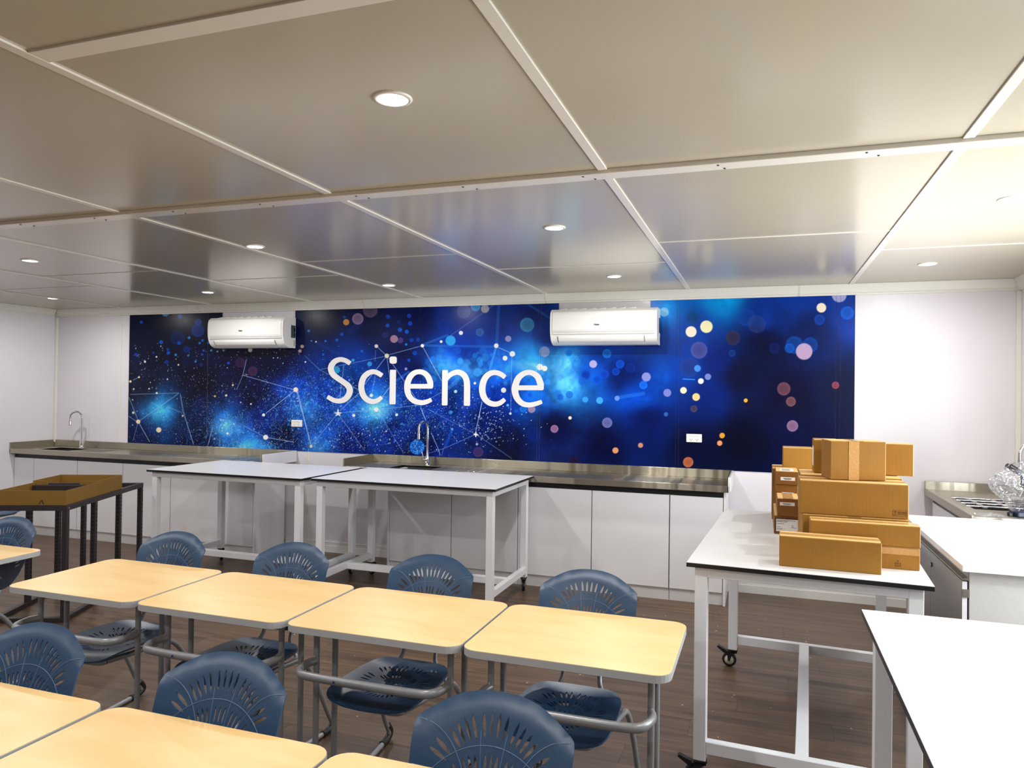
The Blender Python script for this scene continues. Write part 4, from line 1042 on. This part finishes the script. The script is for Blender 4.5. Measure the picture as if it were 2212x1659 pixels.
def make_chair():
    t = thing('student_chair', 'x', 'chair', (0, 0, 0), 0, 'navy perforated student chairs')
    half = [(0, .853), (.05, .850), (.10, .839), (.145, .819), (.178, .800), (.195, .789), (.2015, .779), (.203, .755), (.202, .71), (.199, .66), (.190, .615), (.172, .57), (.142, .527), (.10, .498), (.05, .486)]
    outline = smooth_outline(half+[(0, .483)]+[(-x, z) for x, z in half[:0:-1]], 3)
    R = math.radians; slots = []
    for a in (3.7, 11.1, 21.2, 28, 35, 42):
        for s in (-1, 1): slots.append(lens(0, .645, s*R(a), .116, .171, .0045))
    for a in (54.5, 62):
        for s in (-1, 1): slots.append(lens(0, .645, s*R(a), .124, .180, .0048))
    for g_ in (0, 18.7, 37.3):
        for s in ((1,) if g_ == 0 else (-1, 1)):
            for o_ in (-5, 0, 5): slots.append(lens(0, .55, R(s*g_+o_), .137, .180, .0040))
    for a in (58, 65):
        for s in (-1, 1): slots.append(lens(0, .55, s*R(a), .138, .182, .0041))
    for g_ in (0, 20, 40):
        for s in ((1,) if g_ == 0 else (-1, 1)):
            for o_ in (-4.8, 4.8): slots.append(lens(0, .55, R(s*g_+o_), .088, .118, .0035))
    for a in (180, 167, 193, 154, 206, 139, 221, 124, 236):
        slots.append(lens(0, .585, R(a), .050, .080, .0030))
    backrest = perforated('backrest', outline, slots, .022, back3, 1, .0045, m_blue, t)
    rb = MB()
    def curve(pts):
        q = []
        for x, z in pts:
            p = back3((x, z)); q.append((p[0], p[1]-.0046, p[2]))
        rb.tube(q, .0015, 5, True, 4)
    for s in (-1, 1):
        curve([(s*.012, .60), (s*.022, .68), (s*.032, .76), (s*.044, .842)])
        curve([(s*.045, .62), (s*.068, .69), (s*.105, .745), (s*.15, .778), (s*.192, .786)])
        curve([(s*.085, .61), (s*.115, .655), (s*.155, .685), (s*.194, .692)])
    curve([(x, .55+math.sqrt(max(.197**2-x*x, 0))) for x in np.linspace(-.175, .175, 15)])
    curve([(x, .55+math.sqrt(max(.127**2-x*x, 0))) for x in np.linspace(-.122, .122, 11)])
    rb.build('moulded_rib', m_blueline, backrest)
    so = smooth_outline([(0, -.215), (.10, -.212), (.165, -.195), (.19, -.15), (.193, -.05), (.190, .06), (.178, .15), (.14, .20), (.07, .215), (0, .218), (-.07, .215), (-.14, .20), (-.178, .15), (-.190, .06), (-.193, -.05), (-.19, -.15), (-.165, -.195), (-.10, -.212)], 3)
    ss = []
    for a in (-50, -42, -34, -22, -14, -6, 6, 14, 22, 34, 42, 50): ss.append(lens(0, .02, R(a), .115, .16, .0043))
    for a in (-62, -53, -44, -30, -20, -10, 10, 20, 30, 44, 53, 62): ss.append(lens(0, .02, R(a), .062, .098, .0041))
    for a in (75, 86, 97, 108, -75, -86, -97, -108): ss.append(lens(0, .02, R(a), .10, .145, .0041))
    for x in (-.05, -.03, -.01, .01, .03, .05):
        for y in (-.03, .005, .04): ss.append(lens(x, y, 0, -.006, .006, .0038, 4))
    for a in (140, 150, 160, 170, 180, 190, 200, 210, 220): ss.append(lens(0, .0, R(a), .085, .125, .0041))
    perforated('seat', so, ss, .024, seat3, -1, .008, m_blue, t)
    lp = MB()
    for k in range(len(so)):   # down-turned rim of the seat
        pass
    for sx in (-1, 1):
        pts = [(sx*.135, -.15, .404), (sx*.168, -.03, .408), (sx*.188, .08, .412), (sx*.198, .17, .392), (sx*.206, .26, .27), (sx*.212, .35, .10), (sx*.213, .385, .035), (sx*.211, .345, .0135), (sx*.198, .20, .0125), (sx*.183, -.02, .0125), (sx*.172, -.20, .0125)]
        leg = MB().tube(pts, .0115, 10, True, 5).build('leg', m_greymetal, t)
        MB().tube([(sx*.213, .372, .075), (sx*.213, .397, .034), (sx*.2115, .36, .0125), (sx*.209, .315, .0125)], .0155, 10, True, 5).build('heel_pad', m_blackplastic, leg)
        MB().tube([(sx*.1745, -.165, .0125), (sx*.1718, -.205, .0125)], .0145, 10, False).build('end_cap', m_blackplastic, leg)
        MB().tube([(sx*.19, .11, .408), (sx*.15, .19, .40), (sx*.085, .235, .44), (sx*.072, .268, .50), (sx*.068, .312, .585), (sx*.066, .338, .645)], .0095, 10, True, 5).build('back_upright', m_greymetal, t)
    MB().tube([(-.135, -.15, .404), (-.10, -.17, .40), (.10, -.17, .40), (.135, -.15, .404)], .0105, 10, True, 4).build('front_crossbar', m_greymetal, t)
    return t
chair0 = make_chair()
chairs = [(-2.815, 2.585, 0, 'navy chair tucked behind the leftmost desk of the middle row'), (-2.105, 2.59, 0, 'navy chair tucked behind the second desk of the middle row'),
          (-1.385, 2.60, 0, 'navy chair tucked behind the third desk of the middle row'), (-.672, 2.59, 0, 'navy chair tucked behind the rightmost desk of the middle row'),
          (-2.085, 1.28, .04, 'navy chair back at the left edge behind the bottom left desk'), (-1.38, 1.28, .02, 'navy chair back near the bottom between two rows, left of centre'),
          (-.605, 1.29, 0, 'nearest navy chair back, cut off by the bottom edge'), (-3.945, 2.575, .03, 'navy chair cut by the left edge below the cardboard trays'),
          (-6.72, 4.80, 1.75, 'navy chair almost hidden behind the steel rack at the left edge')]
for i, (x, y, rz, lab) in enumerate(chairs):
    c = chair0 if i == 0 else copy_tree(chair0)
    c.location = (x, y, 0); c.rotation_euler = (0, 0, rz); c['label'] = lab

# ================================================================== STEEL RACK WITH TRAYS
RC = np.array([-4.45, 3.70]); RU = np.array([-.400, .9165]); RV = np.array([-.9165, -.400])
rack_rz = math.atan2(RU[1], RU[0])           # local +x runs along the long side, local +y to the left short side
def rack():
    t = thing('steel_rack', 'dark brown slotted steel trolley rack at the left edge under the cardboard trays', 'rack', (RC[0], RC[1], 0), rack_rz)
    zt = .787; L, Wd = 1.18, .45; s = .036
    def rail(x0, x1, y0, y1, z0, z1, nm): return MB().box(x0, x1, y0, y1, z0, z1, .0015).build(nm, m_rack, t)
    for y in (0, Wd):
        rail(-s/2, L+s/2, y-s/2, y+s/2, zt-.036, zt, 'top_rail')
        rail(-s/2, L+s/2, y-s/2, y+s/2, .0, .032, 'bottom_rail')
    for x in (0, L):
        rail(x-s/2, x+s/2, s/2, Wd-s/2, zt-.036, zt, 'top_rail'); rail(x-s/2, x+s/2, s/2, Wd-s/2, .0, .032, 'bottom_rail')
    rail(.58, .61, s/2, Wd-s/2, zt-.03, zt-.002, 'top_rail')
    for y in (0, Wd):
        for k in range(4):
            x = L*k/3
            p = MB().box(x-.017, x+.017, y-.017, y+.017, .032, zt-.036, .0015).build('post', m_rack, t)
            if not (k == 0 and y == 0):
                g = MB()
                for z in np.arange(.07, .73, .028):
                    for fx, fy, hx, hy in ((x, y-.0172, .006, .0006), (x-.0172, y, .0006, .006)):
                        g.box(fx-hx, fx+hx, fy-hy, fy+hy, z, z+.014)
                g.build('slots', m_rackslot, p)
    for z in (zt-.018, .018):
        for q in ((0, -s/2-.002),):
            MB().lathe([(.007, -.003), (.006, -.001), (.007, .002)], (q[0], q[1], z), 'y', 12).build('bolt', m_chrome, t)
    return t
rack()
# rails are local: x = u, y = -(v)?  (rotation keeps handedness: +y local = 90 deg left of RU = RV)
def tray(label, name, x0, x1, y0, y1, z0, h, front_cut=None, back=True, rz=0., th=.004, logo=False):
    t = thing(name, label, 'cardboard tray', (RC[0], RC[1], z0), rack_rz, 'cardboard trays on the rack')
    MB().box(x0, x1, y0, y1, 0, th).build('tray_base', m_cardtray, t)
    if front_cut:
        a, b = front_cut
        MB().box(x0, x0+th, y0, a, th, h, .0008).build('tray_wall', m_cardtray, t); MB().box(x0, x0+th, b, y1, th, h, .0008).build('tray_wall', m_cardtray, t)
    else: MB().box(x0, x0+th, y0, y1, th, h, .0008).build('tray_wall', m_cardtray, t)
    MB().box(x0+th, x1, y0, y0+th, th, h, .0008).build('tray_wall', m_cardtray, t)
    MB().box(x0+th, x1, y1-th, y1, th, h, .0008).build('tray_wall', m_cardtray, t)
    if back: MB().box(x1-th, x1, y0+th, y1-th, th, h, .0008).build('tray_wall', m_cardtray, t)
    if logo:
        k = MB()
        k.add([(x0-.0008, p, q) for p, q in ((.165, .008), (.172, .008), (.150, .036), (.146, .034))], [(0, 1, 2, 3)])
        k.add([(x0-.0008, p, q) for p, q in ((.135, .008), (.142, .008), (.152, .034), (.148, .036))], [(0, 1, 2, 3)])
        k.build('printed_mark', m_ink, t)
    return t
tray('shallow open cardboard tray at the left edge on the rack, nearest', 'cardboard_tray', -.012, .44, -.006, .44, .788, .098, back=False, logo=True)
tray('shallow open cardboard tray behind the nearest one on the rack, with a cut-out front', 'cardboard_tray', .45, .83, -.004, .46, .788, .108, front_cut=(.13, .355))
rl = ['front', 'second', 'third', 'rear']
for k, (x, y0, y1, z) in enumerate(((.36, .02, .41, .794), (.405, .03, .42, .794), (.475, .02, .43, .794), (.52, .02, .42, .794), (.385, .05, .42, .8345), (.495, .03, .43, .8345))):
    lab_ = 'dark brown steel shelf rail, the %s of four at the bottom of the cardboard trays' % rl[k] if k < 4 else 'dark brown steel shelf rail lying on top of the %s pair in the cardboard trays' % ('front', 'rear')[k-4]
    p = thing('shelf_rail', lab_, 'rail', (RC[0], RC[1], z), rack_rz, 'loose shelf rails')
    MB().prism([(x-.019, 0), (x+.019, 0), (x+.019, .038), (x+.013, .038), (x+.013, .006), (x-.013, .006), (x-.013, .038), (x-.019, .038)], 'y', y0, y1).build('channel', m_rack, p)

# ================================================================== CARDBOARD BOXES
BT = .9122  # box coordinates below were scaled about the camera to meet this raised bench top
def box_(label, x0, x1, y0, y1, z0, z1, rz=0., piv=None, mats=None, seam='x', name='cardboard_box', tape_top=True):
    cx, cy = (x0+x1)/2, (y0+y1)/2
    if piv: cx, cy = piv
    t = thing(name, label, 'box', (cx, cy, z0), rz, 'cardboard boxes on the trolley bench')
    h = z1-z0
    MB().box(x0-cx, x1-cx, y0-cy, y1-cy, 0, h, .0025, seg=1).build('carton', mats or m_card, t)
    a, b, c, d = x0-cx, x1-cx, y0-cy, y1-cy
    if seam == 'x':
        m = (c+d)/2
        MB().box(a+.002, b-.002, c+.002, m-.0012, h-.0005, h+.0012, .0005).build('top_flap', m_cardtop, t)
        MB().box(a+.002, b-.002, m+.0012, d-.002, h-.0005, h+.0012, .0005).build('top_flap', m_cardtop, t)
        if tape_top: MB().box(a-.0003, b+.0003, m-.022, m+.022, h+.001, h+.0018).build('packing_tape', m_tape, t)
    elif seam == 'y':
        m = (a+b)/2
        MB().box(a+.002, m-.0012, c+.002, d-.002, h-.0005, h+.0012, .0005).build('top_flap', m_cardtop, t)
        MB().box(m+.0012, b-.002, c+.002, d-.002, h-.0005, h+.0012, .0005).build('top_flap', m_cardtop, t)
        if tape_top: MB().box(m-.024, m+.024, c-.0003, d+.0003, h+.001, h+.0018).build('packing_tape', m_tape, t)
    return t, (a, b, c, d, h)
def label_on(t, x0, x1, y, z0, z1, barcode=True, border=False):
    o = MB().box(x0, x1, y-.0008, y+.0004, z0, z1).build('paper_label', m_paper, t)
    if barcode:
        g = MB(); x = x0+(x1-x0)*.2; zc = (z0+z1)/2
        rr = random.Random(3)
        while x < x0+(x1-x0)*.78:
            w = rr.choice((.0006, .0012, .0009)); g.box(x, x+w, y-.0012, y-.0007, zc-.0015, zc+.0035); x += w+rr.choice((.0007, .0011))
        g.box(x0+(x1-x0)*.27, x0+(x1-x0)*.68, y-.0012, y-.0007, zc-.0045, zc-.003)
        g.build('barcode', m_ink, o)
    return o
# front low boxes
t, d = box_('long low cardboard box nearest the front edge of the bench', 0.0684, 0.4369, 3.1175, 3.2315, BT, 1.0324, -.03, (0.2526, 3.1701))
t, d = box_('long cardboard box lying flat, under another and right of the front box', 0.1902, 0.5884, 3.2374, 3.3305, BT, 0.9987)
g = MB()
for i in range(3):
    for k in range(2+(i % 2)): g.box(.112+.008*i, .115+.008*i, d[2]-.0012, d[2]-.0002, .012+.009*k, .018+.009*k)
g.build('printed_marks', m_inkbrown, t)
MB().box(d[0]+.1, d[1]-.002, d[2]-.001, d[2]-.0002, d[4]-.028, d[4]-.002).build('packing_tape', m_tape, t)
t, d = box_('long cardboard box lying on top of a matching one, just below the big box', 0.1882, 0.5894, 3.2354, 3.3305, 1.0012, 1.0849, mats=m_card)
t, d = box_('tall cardboard box carrying the big box with the glass symbol', 0.1635, 0.5696, 3.3533, 3.7644, BT, 1.0893, seam='y')
# the big box
t, d = box_('largest cardboard box, with the wine glass symbol at its lower right', 0.1526, 0.5686, 3.3632, 3.5415, 1.0923, 1.2320)
gl = MB(); yy = d[2]-.0009; cx_, cz_ = d[1]-.058, .012
for (a, b, c, e) in ((0, .052, 0, .0008), (0, .052, .0232, .024), (0, .0008, 0, .024), (.0512, .052, 0, .024)):
    gl.box(cx_+a, cx_+b, yy, yy+.0007, cz_+c, cz_+e)
gl.add([(cx_+p, yy-.0001, cz_+q) for p, q in ((.004, .021), (.013, .021), (.0095, .013), (.0075, .013))], [(0, 1, 2, 3)])
gl.box(cx_+.0078, cx_+.0092, yy-.0001, yy+.0005, cz_+.005, cz_+.0135).box(cx_+.0045, cx_+.0125, yy-.0001, yy+.0005, cz_+.003, cz_+.0048)
gl.build('printed_symbol', m_inkbrown, t)
text_mesh('GLASS', .0115, 'lettering', m_inkbrown, t, face_y(cx_+.033, yy, cz_+.0145), .0003, bold=.0002)
text_mesh('HANDLE WITH CARE', .0034, 'lettering', m_inkbrown, t, face_y(cx_+.033, yy, cz_+.0065), .0003)
# behind the big box
t, d = box_('cardboard box behind the largest one, its right end just showing', 0.1644, 0.5775, 3.5663, 3.8239, 1.0920, 1.2359, seam='y')
t2, d2 = box_('cardboard box standing on the largest one with a broad strip of crinkled clear tape', 0.2764, 0.5023, 3.4197, 3.5544, 1.2354, 1.4009, .20, (0.2764, 3.4197), seam='y')
MB().box(.075, .117, d2[2]-.0012, d2[2]-.0004, .0, d2[4]).build('packing_tape', m_tape, t2)
t, d = box_('upright cardboard box with a side label, left of the crinkled tape box', 0.2239, 0.3269, 3.6456, 3.7644, 1.2394, 1.3910)
MB().box(d[0]-.0009, d[0]-.0002, d[2]+.01, d[2]+.09, .03, .12).build('paper_label', m_paper, t)
t, d = box_('cardboard box at the top right of the stack against the white wall', 0.4359, 0.6380, 3.6703, 3.8041, 1.2394, 1.3811)
# left column of small boxes
t, d = box_('bottom small box of the left column with a large printed paper label', 0.0565, 0.1744, 3.8318, 4.2498, BT, 1.0017, mats=m_carddark, seam='y')
MB().box(d[0]+.006, d[1]-.001, d[2]-.0008, d[2]+.0002, .010, .078).build('label_border', m_ink, t)
lb = MB().box(d[0]+.010, d[1]-.012, d[2]-.0012, d[2]-.0006, .013, .074).build('paper_label', m_paper, t)
MB().box(d[1]-.0112, d[1]-.002, d[2]-.0012, d[2]-.0006, .013, .074).build('paper_label', m_paper, t)
yy = d[2]-.0014; xa = d[0]+.013
for s, sz, x, z, al in (('Reagent Bottles Glass, Screw Cap,', .0062, xa, .068, 'LEFT'), ('Borosilicate, 100ml', .0062, xa, .0615, 'LEFT'), ('CODE: RBG-100', .0048, xa, .051, 'LEFT'), ('LOT NO.', .0045, xa, .036, 'LEFT'), ('QTY', .0045, xa+.068, .045, 'LEFT'), ('10', .0115, xa+.066, .036, 'LEFT'), ('each', .006, xa+.0795, .034, 'LEFT'), ('BOX NUMBER', .0042, xa, .026, 'LEFT')):
    text_mesh(s, sz, 'lettering', m_ink, lb, face_y(x, yy, z), .0002, al, .00012)
MB().box(xa, xa+.034, yy, yy+.0003, .0306, .0309).box(xa, xa+.034, yy, yy+.0003, .0212, .0215).box(xa+.0337, xa+.034, yy, yy+.0003, .0212, .0306).build('label_rule', m_ink, lb)
t, d = box_('second small box from the bottom of the left column, jutting forward with a barcode strip', 0.0703, 0.1704, 3.8100, 4.2201, 1.0041, 1.0883, mats=m_carddark, seam='y')
label_on(t, d[0]+.012, d[0]+.080, d[2], .052, .068)
t, d = box_('third small box from the bottom of the left column, set back', 0.0654, 0.1744, 4.0339, 4.2498, 1.0908, 1.1314, mats=m_carddark, seam=None)
MB().box(d[0]+.03, d[1]-.02, d[2]-.012, d[2]+.004, .0, .0015).build('paper_label', m_paper, t)
t, d = box_('topmost small box of the left column with a label on top and one in front', 0.0654, 0.1753, 4.0299, 4.2498, 1.1324, 1.1998, mats=m_carddark, seam='x', tape_top=False)
label_on(t, d[0]+.024, d[0]+.094, d[2], .022, .039)
MB().box(d[0]+.022, d[1]-.022, d[2]+.02, d[2]+.15, d[4]+.001, d[4]+.002).build('paper_label', m_paper, t)
g = MB()
for k in range(5): g.box(d[0]+.03, d[0]+.03+.04+.008*(k % 2), d[2]+.035+k*.02, d[2]+.042+k*.02, d[4]+.0019, d[4]+.0024)
g.build('printed_lines', m_ink, t)
box_('cardboard box hidden behind the left column of small boxes', 0.0515, 0.2595, 4.2647, 4.4926, BT, 1.1919, mats=m_carddark, seam='x')
box_('cardboard box at the back left of the stack in front of the mural', 0.1060, 0.2595, 4.2746, 4.4084, 1.1938, 1.3058, seam='x')

# ================================================================== MICROSCOPE IN PLASTIC
def microscope():
    t = thing('microscope', 'microscope wrapped in clear plastic on the right-hand steel worktop', 'microscope', (1.455, 4.99, ZT+.0005), .15)
    t.scale = (.74, .74, .74)
    MB().box(-.10, .13, -.075, .075, 0, .045, .012, seg=3).build('base', m_navybase, t)
    MB().box(-.135, -.105, -.02, .02, .0, .03, .004).build('plug', m_blackplastic, t)
    MB().tube([(.10, 0, .04), (.115, 0, .13), (.10, 0, .22), (.05, 0, .27)], [.032, .026, .026, .03], 14, True, 5).build('arm', m_navybase, t)
    MB().box(-.085, .06, -.065, .065, .105, .120, .003).build('stage', m_blackplastic, t)
    MB().lathe([(.05, .268), (.055, .28), (.055, .315), (.04, .33)], (.01, 0, 0), n=24).build('head', m_navybase, t)
    MB().lathe([(.034, .21), (.04, .225), (.04, .262), (.03, .27)], (-.01, 0, 0), n=24).build('nosepiece', m_blackplastic, t)
    for a in (-.5, 0, .55):
        MB().tube([(-.01+math.sin(a)*.02, .018*(1 if a else -1), .22), (-.01+math.sin(a)*.065, .022*(1 if a else -1), .155)], [.013, .009], 12, False).build('objective', m_chrome, t)
    for sy in (-1, 1):
        MB().tube([(-.01, sy*.028, .315), (-.10, sy*.030, .375)], [.019, .016], 14, False).build('eyepiece_tube', m_navybase, t)
        MB().tube([(-.095, sy*.030, .372), (-.135, sy*.030, .398)], [.019, .018], 14, False).build('eyepiece', m_blackplastic, t)
        MB().lathe([(.022, sy*.05), (.022, sy*.075), (.016, sy*.078)], (.105, 0, .10), 'y', 18).build('focus_knob', m_blackplastic, t)
    # crumpled film
    bm = bmesh.new(); bmesh.ops.create_icosphere(bm, subdivisions=5, radius=1)
    from mathutils import noise
    for v in bm.verts:
        n = v.co.normalized()
        r = 1+.26*noise.noise(n*1.7+Vector((1.3, .2, .7)))+.12*abs(noise.noise(n*5.1+Vector((3, 1, 2))))-.05*abs(noise.noise(n*10))
        x, y, z = n*r
        taper = .35+.65*min(1, max(0, (z+1.0)/1.1))
        v.co = (-.045+x*.215*taper, y*.135*taper, .215+z*.20)
    vs = [v.co.copy() for v in bm.verts]; bm.verts.index_update(); fs = [[v.index for v in f.verts] for f in bm.faces]; bm.free()
    MB().add(vs, fs, True).build('plastic_wrap', m_film, t)
    bm = bmesh.new(); bmesh.ops.create_grid(bm, x_segments=26, y_segments=20, size=1)
    vs = [(v.co.x*.075-.17, v.co.y*.055-.02, .004+.012*abs(noise.noise(Vector((v.co.x*3, v.co.y*3, .3))))+.02*(1-v.co.x*v.co.x)*abs(noise.noise(Vector((v.co.x*2, v.co.y*2, 4))))) for v in bm.verts]
    bm.verts.index_update(); fs = [[v.index for v in f.verts] for f in bm.faces]; bm.free()
    b = thing('plastic_bag', 'crumpled clear plastic bag lying at the foot of the microscope', 'bag', (1.415, 4.955, ZT+.001), .15)
    MB().add(vs, fs, True).build('film', m_film, b)
microscope()

# ================================================================== FLOOR DEBRIS
def debris():
    mb = MB(); rr = random.Random(4)
    for _ in range(120):
        if rr.random() < .6: x, y = rr.gauss(-.2, .9), rr.uniform(2.2, 5.6)
        else: x, y = rr.uniform(-3.2, .7), rr.uniform(1.8, 5.5)
        if x > XR-.7 or x < -4.3: continue
        s = rr.uniform(.0015, .0042); a = rr.uniform(0, PI); e = rr.uniform(1, 2.6); c, n = math.cos(a), math.sin(a)
        q = [(-s*e, -s), (s*e, -s*.7), (s*e*.8, s), (-s*e*.6, s*.8)]
        mb.add([(x+p*c-r_*n, y+p*n+r_*c, .0006) for p, r_ in q]+[(x, y, .0006+s*.6)], [(0, 1, 4), (1, 2, 4), (2, 3, 4), (3, 0, 4), (3, 2, 1, 0)])
    o = mb.build('floor_debris', m_debris); tag(o, 'pale crumbs of packing debris scattered on the brown floor', 'debris', kind='stuff')
debris()
